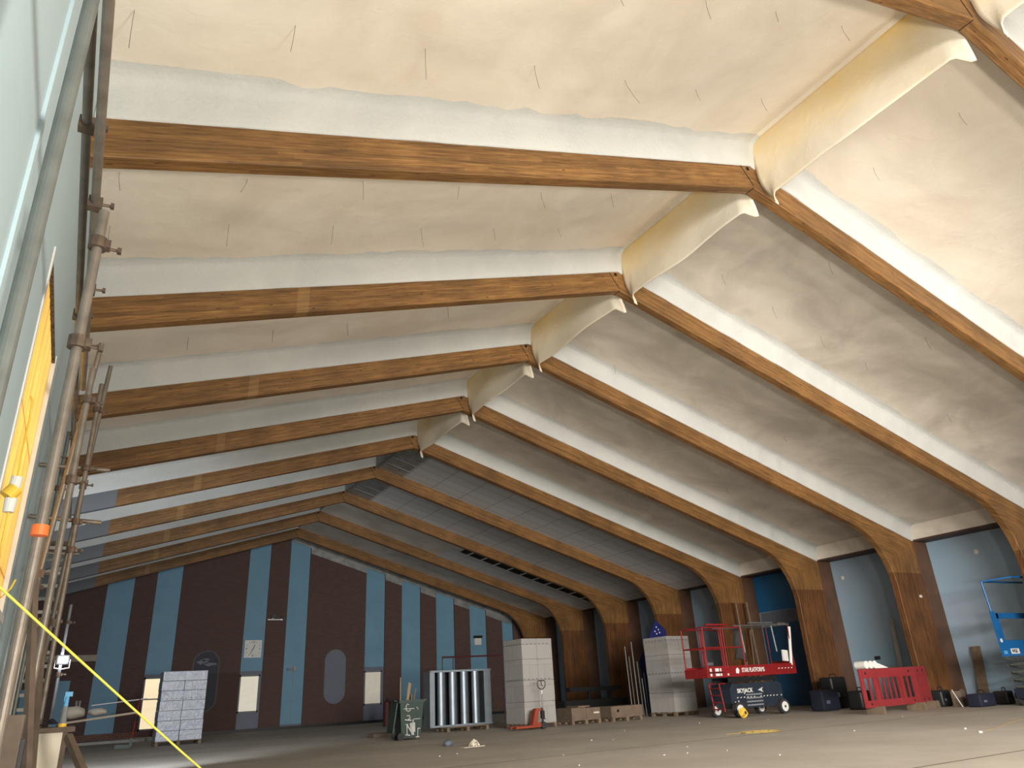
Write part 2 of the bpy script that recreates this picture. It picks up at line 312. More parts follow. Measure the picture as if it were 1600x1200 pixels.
M_rust = mat('rusty_coupler', (0.14, 0.10, 0.075), 0.6, 0.6, 0.4, 20)
M_steel = mat('bright_steel', (0.62, 0.63, 0.64), 0.3, 0.9, 0.2, 10)
M_galv = mat('galvanised_sheet', (0.27, 0.32, 0.37), 0.45, 0.8, 0.18, 3)
M_black = mat('black_plastic', (0.012, 0.013, 0.015), 0.5)
M_dark = mat('dark_rubber', (0.03, 0.03, 0.032), 0.8)
M_hole = mat('dark_void', (0.004, 0.004, 0.004), 0.9)
M_gold = mat('timber_batten', (0.36, 0.25, 0.14), 0.7, 0, 0.3, 12, stretch=(1, 1, .2))
M_pallet = mat('pallet_timber', (0.20, 0.145, 0.095), 0.8, 0, 0.35, 8)
M_browntim = mat('dark_timber', (0.12, 0.085, 0.06), 0.75, 0, 0.4, 8)
M_pale = mat('pale_painted_board', (0.62, 0.56, 0.46), 0.6, 0, 0.1, 3)
M_red = mat('red_paint', (0.24, 0.012, 0.014), 0.45, 0, 0.25, 5)
M_dred = mat('dull_dark_red', (0.085, 0.018, 0.016), 0.6)
M_redpl = mat('red_plastic', (0.27, 0.028, 0.034), 0.5, 0, 0.2, 5)
M_redor = mat('orange_red_paint', (0.30, 0.050, 0.022), 0.5)
M_bluel_m = mat('blue_machine_paint', (0.012, 0.125, 0.36), 0.4, 0, 0.15, 4)
M_navy = mat('navy_chassis', (0.020, 0.030, 0.048), 0.5, 0, 0.3, 4)
M_navy2 = mat('navy_fabric', (0.008, 0.012, 0.032), 0.8, 0, 0.3, 6)
M_doorb = mat('bright_blue_panel', (0.008, 0.125, 0.310), 0.5, 0, 0.15, 1.0)
M_doord = mat('deep_blue_door', (0.010, 0.072, 0.165), 0.5, 0, 0.2, 1.2)
M_white = mat('white_plastic', (0.72, 0.72, 0.70), 0.5, 0, 0.08)
M_green = mat('dark_green_plastic', (0.022, 0.052, 0.042), 0.5, 0, 0.25, 6)
M_paint = mat('white_brush_paint', (0.50, 0.52, 0.50), 0.7, 0, 0.15, 10)
M_wrap = mat_cartons('wrapped_white_cartons', (0.37, 0.36, 0.35), (0.335, 0.325, 0.32), (0.26, 0.255, 0.25), 0.62)
M_wrapb = mat_cartons('wrapped_pale_cartons', (0.40, 0.44, 0.53), (0.36, 0.40, 0.49), (0.25, 0.28, 0.34), 0.3)
M_card = mat('cardboard', (0.165, 0.118, 0.085), 0.8, 0, 0.25, 4)
M_yellow = mat('yellow_plastic', (0.80, 0.52, 0.05), 0.5)
M_ochre = mat('dusty_ochre_cable', (0.36, 0.26, 0.07), 0.7)
M_lime = mat('lime_yellow_cord', (0.50, 0.47, 0.07), 0.5, 0, 0.2, 20)
M_orange = mat('orange_plastic', (0.75, 0.13, 0.02), 0.5)
M_bluec = mat('light_blue_plastic', (0.10, 0.38, 0.70), 0.5)
M_glassd = mat('dark_glass', (0.012, 0.016, 0.035), 0.6, 0, 0.2)
M_winw = mat('daylit_blind', (0.75, 0.68, 0.55), 0.7, emit=(1.0, 0.80, 0.50), es=0.85)
M_winp = mat('daylit_pale_blind', (0.6, 0.58, 0.5), 0.7, emit=(1.0, 0.92, 0.74), es=0.42)
M_winn = mat('dull_blind', (0.6, 0.58, 0.5), 0.7, emit=(1.0, 0.9, 0.75), es=0.20)
M_winf = mat('grey_window_frame', (0.19, 0.20, 0.22), 0.6)
M_oval = mat('grey_blue_infill', (0.135, 0.155, 0.205), 0.6, 0, 0.1)
M_beige = mat('beige_panel', (0.36, 0.31, 0.26), 0.7)
M_stub = mat('dark_wire', (0.10, 0.075, 0.05), 0.6)
M_lamp = mat('lamp_lens', (1, 1, 1), 0.4, emit=(0.93, 0.97, 1.0), es=60)

# ------------------------------------------------------------------ building constants
S = 0.3048                                # roof slope
YF = [2.926+4*k for k in range(10)]       # near faces of the ten portal frames
TH = 0.21                                 # thickness of a frame
W = 15.14; XW = 15.88; YE = 40.34
ZT, ZB, ZC = 9.754, 9.252, 10.25          # wood top, wood underside, ceiling at the ridge
XL = -10.115                               # left wall plane near the camera
YL_END = 14.2
def ceil_z(x): return ZC - S*abs(x)

# ------------------------------------------------------------------ floor and walls
fl = MB().bx(-19, 19, -10, YE+0.3, -0.3, 0).build('floor', M_conc); props(fl, 'grey brown concrete floor of the hall', 'floor', kind='structure')
wr = thing('wall_right', 'pale blue plaster side wall between the timber columns on the right', 'wall', (XW, 15, 0), kind='structure')
MB().bx(0, 0.3, -25, YE-15, 0, 5.9).build('plaster', M_bluew, wr)
# wall lengths between frames have a brown soffit and a brown pier beside each column
tr = thing('trim_1', 'brown soffit board along the top of the right wall', 'trim', (0, 0, 0), kind='structure')
for k in range(-3, 10):
    y0 = 2.926+4*k+TH; y1 = min(y0+4-TH, YE)
    MB().bx(W-0.02, XW-0.002, y0, y1, 5.12, 5.18).build('soffit_board', M_trim, tr)
wl = thing('wall_left', 'pale blue boarded wall close beside the camera with a boarded opening', 'wall', (XL, 0, 0), kind='structure')
zt = ceil_z(XL)+0.02
WY0, WY1, WZ0, WZ1 = 6.22, 8.47, 1.95, 4.58
b = MB(); b.bx(-0.16, 0, -8, WY0, 0, zt); b.bx(-0.16, 0, WY1, YL_END, 0, zt); b.bx(-0.16, 0, WY0, WY1, 0, WZ0); b.bx(-0.16, 0, WY0, WY1, WZ1, zt)
b.build('wall_board', M_bluel, wl)
MB().bx(-0.16-5.6, -0.16, YL_END-.15, YL_END, 0, 6.2).build('light_stop_wall', M_bluel, wl)  # unseen, added to keep the lamp behind the boarding from spilling into the hall
MB().bx(-15.9-XL-.1, -15.9-XL, YL_END, YE, 0, 5.2).build('side_wall', M_brick, wl)
MB().bx(0, 0.02, 4.12, 4.20, 0, zt-0.15).build('cover_strip', M_bluel, wl)
MB().bx(0, 0.035, -8, YL_END, 0, 0.14).build('skirting', M_trim, wl)
wn = thing('window_1', 'boarded window opening glowing orange in the left wall', 'window', (XL, 0, 0), kind='structure')
MB().bx(-0.045, -0.03, WY0+.002, WY1-.002, WZ0+.002, WZ1-.002).build('boarding', M_board, wn)
b = MB(); b.bx(-0.028, 0.012, WY1-.012, WY1+0.05, WZ0-0.05, WZ1+0.06); b.bx(-0.028, 0.012, WY0-0.05, WY0+.012, WZ0-0.05, WZ1+0.06); b.bx(-0.028, 0.03, WY0-.05, WY1+.05, WZ0-0.06, WZ0+.012)
b.build('window_frame', M_white, wn)
b = MB()
for i in range(44):
    y = WY0+(i+.5)*(WY1-WY0)/44; d = random.uniform(.01, .035)
    b.box((-0.012, y, WZ1-d/2-0.002), (0.030, 0.058, d))
b.build('torn_edge', M_rust, wn)

we = thing('wall_far', 'far gable wall of dark brown brick with tall blue panels', 'wall', (0, YE, 0), kind='structure')
pts = [(-19, 0), (19, 0), (19, 4.6), (0, 10.4), (-19, 4.6)]
MB().poly(pts, 'y', 0.0, 0.3).build('brick_face', M_brick, we)
blues = [(-8.48, -7.35, .2), (-6.38, -5.25, 2.75), (-2.1, -1.03, 2.75), (0.0, 1.08, .22), (4.28, 5.4, 2.75), (6.4, 7.55, .2), (8.52, 9.68, .2), (10.68, 11.78, .2), (12.85, 13.6, .2)]
edges = [-15.9]
for a, c, z in blues: edges += [a, c]
edges += [15.9]
for i in range(0, len(edges), 2):                       # projecting brick piers between the recessed blue strips
    a, c = edges[i], edges[i+1]
    top = lambda x: ceil_z(x)+0.05
    P = [(a, 0), (c, 0), (c, top(c))] + ([(0, top(0))] if a < 0 < c else []) + [(a, top(a))]
    if i == 0:
        P = [(a, 0), (c, 0), (c, top(c)), (a, top(a))]
    MB().poly(P, 'y', -0.11, -0.0).build('brick_pier', M_brick, we)
for a, c, z in blues:
    P = [(a, z), (c, z), (c, ceil_z(c)+.02), (a, ceil_z(a)+.02)]
    MB().poly(P, 'y', -0.02, 0.002).build('blue_panel', M_bluep, we)
    MB().bx(a, c, -0.03, -0.002, 0, z).build('panel_base', M_oval, we)
# pale plastic hem of foam overspray under the roof line
b = MB()
for i, (x0, x1) in enumerate([(0.05, 1.1), (1.1, 4.28), (4.28, 5.4), (5.4, 6.4), (6.4, 7.55), (7.55, 8.52), (8.52, 9.68), (9.68, 10.68), (10.68, 11.78), (11.78, 13.4)]):
    dn = 0.95 if i % 2 == 0 else 1.25
    b.poly([(x0, ceil_z(x0)-dn), (x1, ceil_z(x1)-dn), (x1, ceil_z(x1)), (x0, ceil_z(x0))], 'y', -0.135-.004*(i % 2), -0.113)
b.build('overspray_hem', M_silver, we)
# end wall windows
def end_window(n, x0, x1, z0, z1, m, label, bars=()):
    t = thing('window_%d' % n, label, 'window', ((x0+x1)/2, YE-0.03, z0), kind='structure'); w2 = (x1-x0)/2; h = z1-z0
    MB().bx(-w2, w2, -0.02, 0.0, 0, h).build('pane', m, t)
    b = MB(); b.bx(-w2-.07, -w2, -.06, 0, -.07, h+.07).bx(w2, w2+.07, -.06, 0, -.07, h+.07).bx(-w2-.07, w2+.07, -.06, 0, h, h+.07).bx(-w2-.07, w2+.07, -.06, 0, -.07, 0)
    for z in bars: b.bx(-w2, w2, -.05, 0, z-.025, z+.025)
    b.build('window_frame', M_winf, t)
    return t
end_window(2, -6.30, -5.33, 0.42, 2.55, M_winw, 'brightly daylit window behind the left carton stack on the far wall', (1.25,))
end_window(3, -2.03, -1.18, 0.92, 2.50, M_winp, 'pale daylit window below the square clock on the far wall')
end_window(4, 4.36, 5.22, 0.94, 2.48, M_winn, 'dull small window right of the grey pill-shaped panel on the far wall')
def capsule(cx, z0, z1, w, n=14):
    r = w/2; P = []
    for k in range(n+1): a = math.pi*k/n; P.append((cx+r*math.cos(a), z1-r+r*math.sin(a)))
    for k in range(n+1): a = math.pi+math.pi*k/n; P.append((cx+r*math.cos(a), z0+r+r*math.sin(a)))
    return P
t = thing('window_5', 'grey-blue filled pill-shaped opening in the far brick wall', 'window', (2.69, YE-.11, 1.02), kind='structure')
MB().poly(capsule(0, 0, 2.66, 1.12), 'y', -0.012, -0.002).build('infill_panel', M_oval, t)
MB().poly(capsule(0, -.09, 2.75, 1.30), 'y', -0.006, -0.0005).build('dark_rebate', M_trim, t)
t = thing('window_6', 'dark glazed pill-shaped window behind the left carton stack', 'window', (-3.71, YE-.11, 1.02), kind='structure')
MB().poly(capsule(0, 0, 2.68, 1.10), 'y', -0.012, -0.002).build('pane', M_glassd, t)
MB().poly(capsule(0, -.07, 2.75, 1.24), 'y', -0.006, -0.0005).build('window_frame', M_black, t)
b = MB()
for (x, z, w2, h) in ((-.18, 2.22, .30, .13), (.2, 2.1, .34, .10), (-.05, 2.32, .2, .08)):
    b.poly([(x-w2, z), (x-.1, z-h), (x+.05, z-h*.5), (x+w2*.9, z-.02), (x+w2*.6, z+h*.5), (x-w2*.2, z+h*.7)], 'y', -.018, -.013)
b.build('painted_reflection', M_oval, t)  # reflections in the dark glass, drawn as flat pale shapes
# low beige panel and small blue doors at the far left
t = thing('trim_2', 'beige horizontal panel fixed high on the far wall at left', 'trim', (-9.4, YE-.12, 3.4), kind='structure')
MB().bx(-1.25, .95, -.03, 0, 0, .27).build('beige_panel', M_beige, t)
t = thing('door_1', 'narrow pale blue door on the far wall behind the flood light pole', 'door', (-9.65, YE-.12, 0), kind='structure')
MB().bx(-.17, .3, -.04, 0, 0.02, 2.6).build('door_leaf', M_bluep, t); MB().bx(.2, .24, -.08, -.04, 1.0, 1.15).build('door_handle', M_steel, t)
t = thing('door_2', 'pale blue door on the far wall at the left edge', 'door', (-10.75, YE-.12, 0), kind='structure')
MB().bx(-.4, .4, -.04, 0, 0.02, 2.3).build('door_leaf', M_bluep, t); MB().bx(.28, .32, -.08, -.04, 1.0, 1.15).build('door_handle', M_steel, t)
t = thing('trim_3', 'raised concrete step with a brick on edge course along the far wall at left', 'trim', (-8.2, 37.5, 0), kind='structure')
MB().bx(-1.5, 2.9, 0, YE-37.5, 0, .10).build('step_slab', M_kerb, t)
MB().bx(-1.5, 2.9, YE-37.5-.45, YE-37.5-.12, .10, .34).build('brick_edge', M_redbrick, t)
t = thing('baseboard_far', 'dark skirting along the far wall', 'baseboard', (0, YE-.11, 0), kind='structure')
MB().bx(-5.2, 15, -.03, 0, 0, .13).build('board', M_black, t)
# blue filled bay of the right wall: door and panel
t = thing('door_3', 'tall deep blue door leaf behind the red scissor lift', 'door', (XW, 20.95, 0), kind='structure')
MB().bx(-.07, -.004, -.35, 1.85, .01, 3.1).build('door_leaf', M_doord, t)
MB().bx(-.06, -.004, -.35, 1.85, 3.13, 3.62).build('grey_rail', M_oval, t)
MB().bx(-.05, -.004, -1.78, 1.95, 3.65, 5.11).build('upper_panel', M_doorb, t)
MB().bx(-.06, -.004, -1.78, -.37, .01, 3.62).build('side_panel', M_doord, t)

# ------------------------------------------------------------------ ceiling
ce = thing('ceiling', 'cream sprayed foam ceiling between the timber frames', 'ceiling', (0, 0, 0), kind='structure')
def smooth(t): t = max(0, min(1, t)); return t*t*(3-2*t)
def wrinkle(x, y, amp, side):
    p = Vector((x*0.55, y*1.1, 3.1*side))
    a = noise.turbulence(p, 4, False)*0.5
    q = Vector((x*1.6 + 0.5*noise.noise(Vector((x*.5, y*.7, 9))), y*0.42, 7.7))
    r_ = abs(noise.noise(q))
    return amp*(a-0.25) + amp*0.55*(0.35-r_)
def bay(y0, y1, side, m, tiles=False, nx=110, ny=34, amp=0.075, low=0.0):
    xe = W if side > 0 else (min(W, -XL-0.005) if y1 < YL_END+1 else W)
    def f(u, v):
        x = u*xe; y = y0+(y1-y0)*v; z = ceil_z(x)-low
        if not tiles:
            e = smooth(min(v, 1-v)*8)*smooth(min(u*14, (1-u)*14))
            z += wrinkle(side*x, y, amp, side)*e
        return (side*x, y, z)
    return MB().grid(nx, ny, f).build('ceiling_bay', m, ce, smooth=not tiles, recalc=False)
def fillet(y1, side, x0=0.0):           # foam turned down onto the near face of a frame
    xe = W if side > 0 else (min(W, -XL-0.005) if y1 < YL_END+1 else W)
    prof = [(-0.30, 0.0), (-0.20, -0.015), (-0.12, -0.05), (-0.075, -0.12), (-0.05, -0.25), (-0.03, -0.40), (-0.012, -0.505), (-0.0, -0.51)]
    def f(u, v):
        x = x0+u*(xe-x0); k = v*(len(prof)-1); i = min(int(k), len(prof)-2); t_ = k-i
        dy = prof[i][0]*(1-t_)+prof[i+1][0]*t_; dz = prof[i][1]*(1-t_)+prof[i+1][1]*t_
        wv = 0.05*noise.noise(Vector((side*x*1.3, y1, 2)))+0.03*noise.noise(Vector((side*x*5, y1, 5)))
        mid = math.sin(math.pi*v)
        return (side*x, y1+dy-abs(wv)*mid*1.2-0.002, ceil_z(x)-0.004+dz+wv*mid*.8)
    return MB().grid(120, 21, f).build('foam_fillet', M_band, ce, smooth=True, recalc=False)
def fascia(y0, y1):
    def f(u, v):
        wv = 0.02*noise.noise(Vector((y0+u*3, v*4, 1)))
        return (W-0.10*(1-v)**2-.01+wv, y0+(y1-y0)*u, ceil_z(W)+.03+(5.175-ceil_z(W)-.03)*v)
    return MB().grid(30, 8, f).build('eave_fascia', M_foamR, ce, smooth=True, recalc=False)
allF = [-9.074+4*0]+[-5.074, -1.074]+YF+[YE]
for i in range(len(allF)-1):
    y0, y1 = allF[i], allF[i+1]; k = i-3       # bay k lies beyond frame k
    for side in (-1, 1):
        tl = side > 0 and k in (5, 6)
        low = 0.505 if (side > 0 and k >= 5) else 0.0
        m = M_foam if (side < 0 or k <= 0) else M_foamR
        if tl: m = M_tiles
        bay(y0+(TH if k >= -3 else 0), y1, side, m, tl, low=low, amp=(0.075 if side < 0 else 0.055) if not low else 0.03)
        if k < 9 and not low: fillet(y1, side, 0.0)
    fascia(y0+TH, y1)
    # ridge strips of bare silver membrane in the unfinished bays
    lo = lambda x: ceil_z(x)-0.505
    if k >= 5:                                    # upstand along the ridge where the lower lining starts
        MB().bx(-.02, .02, y0, y1, lo(0)-.005, ceil_z(0)).build('ridge_upstand', M_silver, ce)
    if k in (5, 6):
        P = [(0.02, lo(0)-.03), (1.12, lo(1.12)-.03), (1.12, lo(1.12)-.012), (0.02, lo(0)-.012)]
        MB().poly(P, 'y', y0+TH, y1).build('silver_membrane', M_silver, ce)
        b = MB()
        for j in range(1, 5):
            yy = y0+TH+j*.75; b.box((.57, yy, lo(.57)-.045), (1.14, .04, .03), Matrix.Rotation(math.atan(S), 3, 'Y'))
        b.box((.06, (y0+y1+TH)/2, lo(.06)-.06), (.05, y1-y0-TH, .04))
        b.build('membrane_batten', M_winf, ce)
    if k == 7:                                    # open slot beside the eighth frame and a plain pale board area
        P = [(6.2, lo(6.2)-.05), (15.0, lo(15)-.05), (15.0, lo(15)-.038), (6.2, lo(6.2)-.038)]
        MB().poly(P, 'y', 32.75, y1-.01).build('plain_board', M_tiles, ce)
        P = [(6.6, lo(6.6)-.07), (15.0, lo(15)-.07), (15.0, lo(15)-.052), (6.6, lo(6.6)-.052)]
        MB().poly(P, 'y', y0+TH, 32.95).build('open_slot', M_hole, ce)
        b = MB()
        for j in range(11):
            x = 7.0+j*.74; b.box((x, (y0+TH+33.0)/2, lo(x)-.09), (.07, 33.0-y0-TH, .03), Matrix.Rotation(math.atan(S), 3, 'Y'))
        b.build('slot_batten', M_white, ce)

# ------------------------------------------------------------------ portal frames
XI = 13.68                                 # inner face of a column
def outline(side, cut=None):
    """matching outer and inner edge points from the ridge to the foot"""
    n = 10; out = []; inn = []
    xt = XI-1.55*math.cos(math.atan(S))
    for i in range(n+1):
        x = xt*i/n; out.append((x, ZT-S*x)); inn.append((x, ZB-S*x))
    if cut is not None:
        out = []; inn = []
        for i in range(n+1):
            x = cut*i/n; out.append((x, ZT-S*x)); inn.append((x, ZB-S*x))
        return out, inn
    a0 = math.atan(S); L = 1.55; turn = math.pi/2-a0; R = L/math.tan(turn/2)
    # fillet centre
    p0 = Vector((xt, ZB-S*xt)); nrm = Vector((-math.sin(a0), -math.cos(a0))); c = p0+nrm*R
    m_ = 14
    for i in range(1, m_+1):
        a = turn*i/m_; d = Vector((math.sin(a0)*0, 0))
        ang = math.pi/2-a0-a if False else math.pi/2-a0 - a
        inn.append((c.x+R*math.cos(ang), c.y+R*math.sin(ang)))
        t_ = i/m_
        if t_ <= 0.62: x = xt+(W-xt)*(t_/0.62); out.append((x, ZT-S*x))
        else: out.append((W, (ZT-S*W)+(inn[-1][1]-(ZT-S*W))*((t_-.62)/.38)))
    zj = inn[-1][1]
    for i in range(1, 7):
        z = zj*(1-i/6); out.append((W, z)); inn.append((XI, z))
    return out, inn
def member(side, y0, name, parent, cut=None):
    out, inn = outline(side, cut); bm = bmesh.new(); uvl = bm.loops.layers.uv.new('UVMap')
    u = [0.0]
    for i in range(1, len(inn)):
        u.append(u[-1]+((Vector(inn[i])-Vector(inn[i-1])).length+(Vector(out[i])-Vector(out[i-1])).length)/2)
    off = random.uniform(0, 50); nv = 4
    def ring(i):
        o, n_ = Vector(out[i]), Vector(inn[i]); pts = []; dep = (o-n_).length
        e = 0.012
        prof = [(0, 0), (1/3, 0), (2/3, 0), (1-e/dep, 0), (1, e), (1, TH-e), (1-e/dep, TH), (2/3, TH), (1/3, TH), (0, TH)]
        for f, d in prof:
            p = o.lerp(n_, f); pts.append(((side*p.x, y0+d, p.y), f*dep + (0 if d < TH/2 or f < 1 else 0) + (d if f == 1 else 0)))
        return pts
    R_ = [ring(i) for i in range(len(out))]
    V = [[bm.verts.new(p[0]) for p in r] for r in R_]
    for i in range(len(V)-1):
        n_ = len(V[i])
        for j in range(n_):
            j2 = (j+1) % n_
            f = bm.faces.new((V[i][j], V[i][j2], V[i+1][j2], V[i+1][j]))
            vals = [(u[i]+off, R_[i][j][1]), (u[i]+off, R_[i][j2][1]), (u[i+1]+off, R_[i+1][j2][1]), (u[i+1]+off, R_[i+1][j][1])]
            for lp, q in zip(f.loops, vals): lp[uvl].uv = q
    bm.faces.new(V[0]); bm.faces.new(V[-1][::-1])
    bmesh.ops.recalc_face_normals(bm, faces=bm.faces)
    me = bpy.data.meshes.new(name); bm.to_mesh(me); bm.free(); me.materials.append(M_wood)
    o = bpy.data.objects.new(name, me); C.objects.link(o); o.parent = parent; return o
ordn = ['nearest', 'second', 'third', 'fourth', 'fifth', 'sixth', 'seventh', 'eighth', 'ninth', 'farthest']
for k, y in enumerate(YF):
    t = thing('portal_frame', 'varnished laminated timber portal frame, %s of the ten from the camera' % ordn[k], 'timber frame', (0, 0, 0), 0, 'laminated timber portal frames')
    cut = (-XL-0.005) if y < YL_END else None
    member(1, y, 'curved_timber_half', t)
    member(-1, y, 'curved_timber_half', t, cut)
    b = MB(); b.bar((-.27, y-.001, ZT-.06), (-.005, y-.001, ZB+.04), .012, .012)
    b.bar((-.001, y+.002, ZB-.001), (-.001, y+TH-.002, ZB-.001), .012, .010); b.build('joint_gap', M_hole, t)
    b = MB(); b.tube((-0.07, y-.006, ZT-.10), (-0.07, y+.02, ZT-.10), .04, 14); b.tube((-.07, y-.02, ZT-.10), (-.07, y-.006, ZT-.10), .018, 6); b.build('ridge_bolt', M_hole, t)
    MB().bx(W+.001, XW-.002, y, y+TH, 0, 5.12).build('column_backing', M_pier, t)
    if cut is None: MB().bx(-XW, -W-.001, y, y+TH, 0, 5.12).build('column_backing', M_pier, t)

# ------------------------------------------------------------------ ridge sheets hanging from the ridge
for k in range(-1, 5):
    ya = (YF[k] if k >= 0 else YF[0]-4)+TH+0.02; yb = (YF[k+1])-0.03
    lab = 'cream foam sheet hanging at the ridge %s' % ('between camera and nearest frame' if k < 0 else 'between the %s and %s frames' % (ordn[k], ordn[k+1]))
    t = thing('ridge_sheet', lab, 'foam sheet', (0.08, (ya+yb)/2, ZC-1.4), 0, 'foam sheets hanging along the ridge')
    Lb = yb-ya; seed = k*3.7
    def f(u, v):
        y = -Lb/2+Lb*u; top = 1.4
        d = 0.18+0.05*noise.noise(Vector((u*3, seed, 0)))-0.16*smooth((0.06-u)/0.05)-0.20*smooth((u-0.94)/0.035)   # bottom edge, corners hang lower
        z = top*(1-v)+d*v
        x = 0.05*v+0.06*noise.noise(Vector((u*3.1, v*1.2, seed+2)))*v*4*(1-v)+0.03*math.sin(u*9+seed)*v
        e = smooth((u-0.93)/0.07)*smooth((v-0.45)/0.55); x += 0.14*e; y -= 0.16*e*e
        e2 = smooth((0.07-u)/0.07)*smooth((v-0.5)/0.5); x += 0.15*e2
        return (x, y, z)
    o = MB().grid(60, 22, f).build('sheet', M_curt, t, smooth=True, recalc=False)
    md = o.modifiers.new('thick', 'SOLIDIFY'); md.thickness = 0.02

# ------------------------------------------------------------------ thin wires hanging out of the foam
def ceil_hit(px, py):
    v = ray(px, py); best = None
    for s_ in (-1, 1):
        kk = (ZC-s_*S*CAM.x-CAM.z)/(v.z+s_*S*v.x); P = CAM+v*kk
        if kk > 0 and s_*P.x >= 0: best = P
    return best
wires = [(462, 40, .40, -.03), (665, 75, .5, 0), (835, 100, .42, .04), (975, 122, .38, .22), (1087, 137, .26, .04), (1190, 155, .24, .06), (1213, 18, .22, -.03), (1315, 40, .28, .08), (965, -20, .3, .04), (1103, 0, .35, 0), (210, 15, .5, .02),
         (186, 268, .28, .05), (388, 278, .28, -.08), (568, 283, .34, 0), (172, 353, .42, .02), (358, 350, .40, 0), (521, 352, .38, -.02), (658, 355, .40, .04), (772, 355, .30, 0), (845, 300, .34, .06), (872, 355, .22, .05), (718, 290, .3, -.05), (955, 300, .35, 0),
         (1498, 175, .25, .10), (1365, 262, .28, .04), (1128, 427, .30, .04), (1207, 478, .33, .05), (1282, 525, .3, .05), (1445, 525, .34, .08), (1352, 565, .25, 0), (1480, 645, .25, .05), (1295, 410, .3, .03), (1575, 560, .2, 0),
         (427, 515, .30, 0), (295, 525, .30, 0), (543, 505, .3, .02), (700, 478, .3, 0), (1090, 515, .25, 0), (1020, 800, .3, 0), (960, 570, .3, 0), (1225, 680, .2, .05), (1135, 762, .2, .04)]
for i, (px, py, ln, dx) in enumerate(wires):
    P = ceil_hit(px, py)
    if P is None: continue
    o = MB().path([(0, 0, 0.05), (dx*.2, 0.01, -ln*.3), (dx*.6, 0, -ln*.7), (dx, -.01, -ln)], 0.0025 if P.y < 12 else .0035, 5).build('hanging_wire', M_stub, None)
    kb = sum(1 for y in YF if y < P.y); sd = 'left' if P.x < 0 else 'right'
    wh = 'before the nearest frame' if kb == 0 else 'between the %s and %s frames' % (ordn[kb-1], ordn[min(kb, 9)])
    o.location = P; props(o, 'thin wire hanging %s of the ridge %s' % (sd, wh), 'wire', 'wire ends %s of the ridge %s' % (sd, wh))



# ------------------------------------------------------------------ scaffold beside the camera
XS = -9.685; XS2 = -9.98
def coupler(parent, p, r=0.045):
    b = MB(); b.tube((p[0], p[1], p[2]-.03), (p[0], p[1], p[2]+.03), r, 10); b.box((p[0]+.035, p[1], p[2]), (.045, .05, .045)); b.tube((p[0]+.02, p[1]+.03, p[2]), (p[0]+.11, p[1]+.03, p[2]), .008, 6); b.box((p[0]+.10, p[1]+.03, p[2]), (.02, .028, .028))
    return b.build('coupler', M_rust, parent)
def standard(name, x, y, top, label, m, couplers=(), dx=0.0):
    t = thing(name, label, 'scaffold pole', (x, y, 0), 0, 'upright scaffold poles')
    b = MB(); b.tube((0, 0, 0.006), (dx, 0, top), 0.0242, 16); b.tube((dx, 0, top), (dx, 0, top+.004), 0.0242, 16, 0.02)
    b.build('pole', m, t, smooth=False)
    MB().bx(-.05, .05, -.05, .05, 0, .006).build('base_plate', M_rust, t)
    for z in couplers: coupler(t, (dx*z/top, 0, z))
    return t
standard('scaffold_standard', -9.775, 2.30, 6.3, 'thick grey upright scaffold pole nearest the camera, crossing the top left corner', M_tubeg)
standard('scaffold_standard', XS, 3.75, 3.50, 'orange lit upright scaffold pole in front of the glowing boarded window', M_tube, (2.73, 3.3))
standard('scaffold_standard', XS+.005, 6.2, 3.62, 'upright scaffold pole topped just above the ledgers, third from the camera', M_tube, (2.7, 3.35))
standard('scaffold_standard', XS+.03, 9.05, 4.62, 'tall thin upright scaffold pole in front of the left rafter ends', M_tube, (2.7, 3.0, 3.6, 4.3))
standard('scaffold_standard', XS2-.03, 9.7, 4.2, 'inner upright scaffold pole close to the pale blue wall', M_tubeg, (2.6, 3.9))
standard('scaffold_standard', XS2, 11.2, 4.7, 'inner upright scaffold pole beyond the boarded window', M_tubeg, (2.6, 3.9))
standard('scaffold_standard', XS+.06, 15.4, 2.9, 'bright upright pole carrying the flood light', M_winf, (1.75, 2.6))
def rail(name, a, b_, label, m=None, cps=()):
    a = Vector(a); t = thing(name, label, 'scaffold pole', a, 0, 'horizontal scaffold tubes')
    MB().tube((0, 0, 0), Vector(b_)-a, 0.0242, 16).build('pole', m or M_tube, t)
    for f in cps:
        p = (Vector(b_)-a)*f; b = MB(); b.box((p.x, p.y, p.z), (.075, .06, .075)); b.tube((p.x, p.y, p.z), (p.x+.10, p.y, p.z+.01), .009, 6); b.box((p.x+.09, p.y, p.z+.01), (.02, .03, .03)); b.build('coupler', M_rust, t)
    return t
rail('scaffold_ledger', (-9.842, 0.6, 3.98), (-9.842, 13.5, 3.98), 'long horizontal scaffold tube running away along the wall, inner of two', M_tube, (.24, .42, .66))
rail('scaffold_ledger', (-9.770, 2.40, 3.90), (-9.770, 7.4, 3.90), 'long horizontal scaffold tube running away along the wall, outer of two', M_tube, (.38, .6, .8))
rail('scaffold_transom', (-10.1, 9.12, 3.62), (-9.42, 9.12, 3.62), 'short cross tube high on the scaffold by the rafter ends', M_tube)
rail('scaffold_transom', (-10.1, 9.12, 3.05), (-9.42, 9.12, 3.02), 'short cross tube lower on the scaffold by the rafter ends', M_tube)
rail('scaffold_transom', (-10.15, 11.25, 3.05), (-9.6, 11.25, 3.05), 'short cross tube beyond the tall thin pole', M_tube)
rail('scaffold_brace', (-9.80, 9.42, 0.02), (-9.60, 9.25, 4.95), 'leaning scaffold tube beside the tall thin pole', M_tube, (.4, .7))
rail('scaffold_brace', (-10.02, 8.58, 0.02), (-9.70, 7.9, 4.62), 'slanting scaffold tube crossing behind the upright poles', M_tube, (.5,))
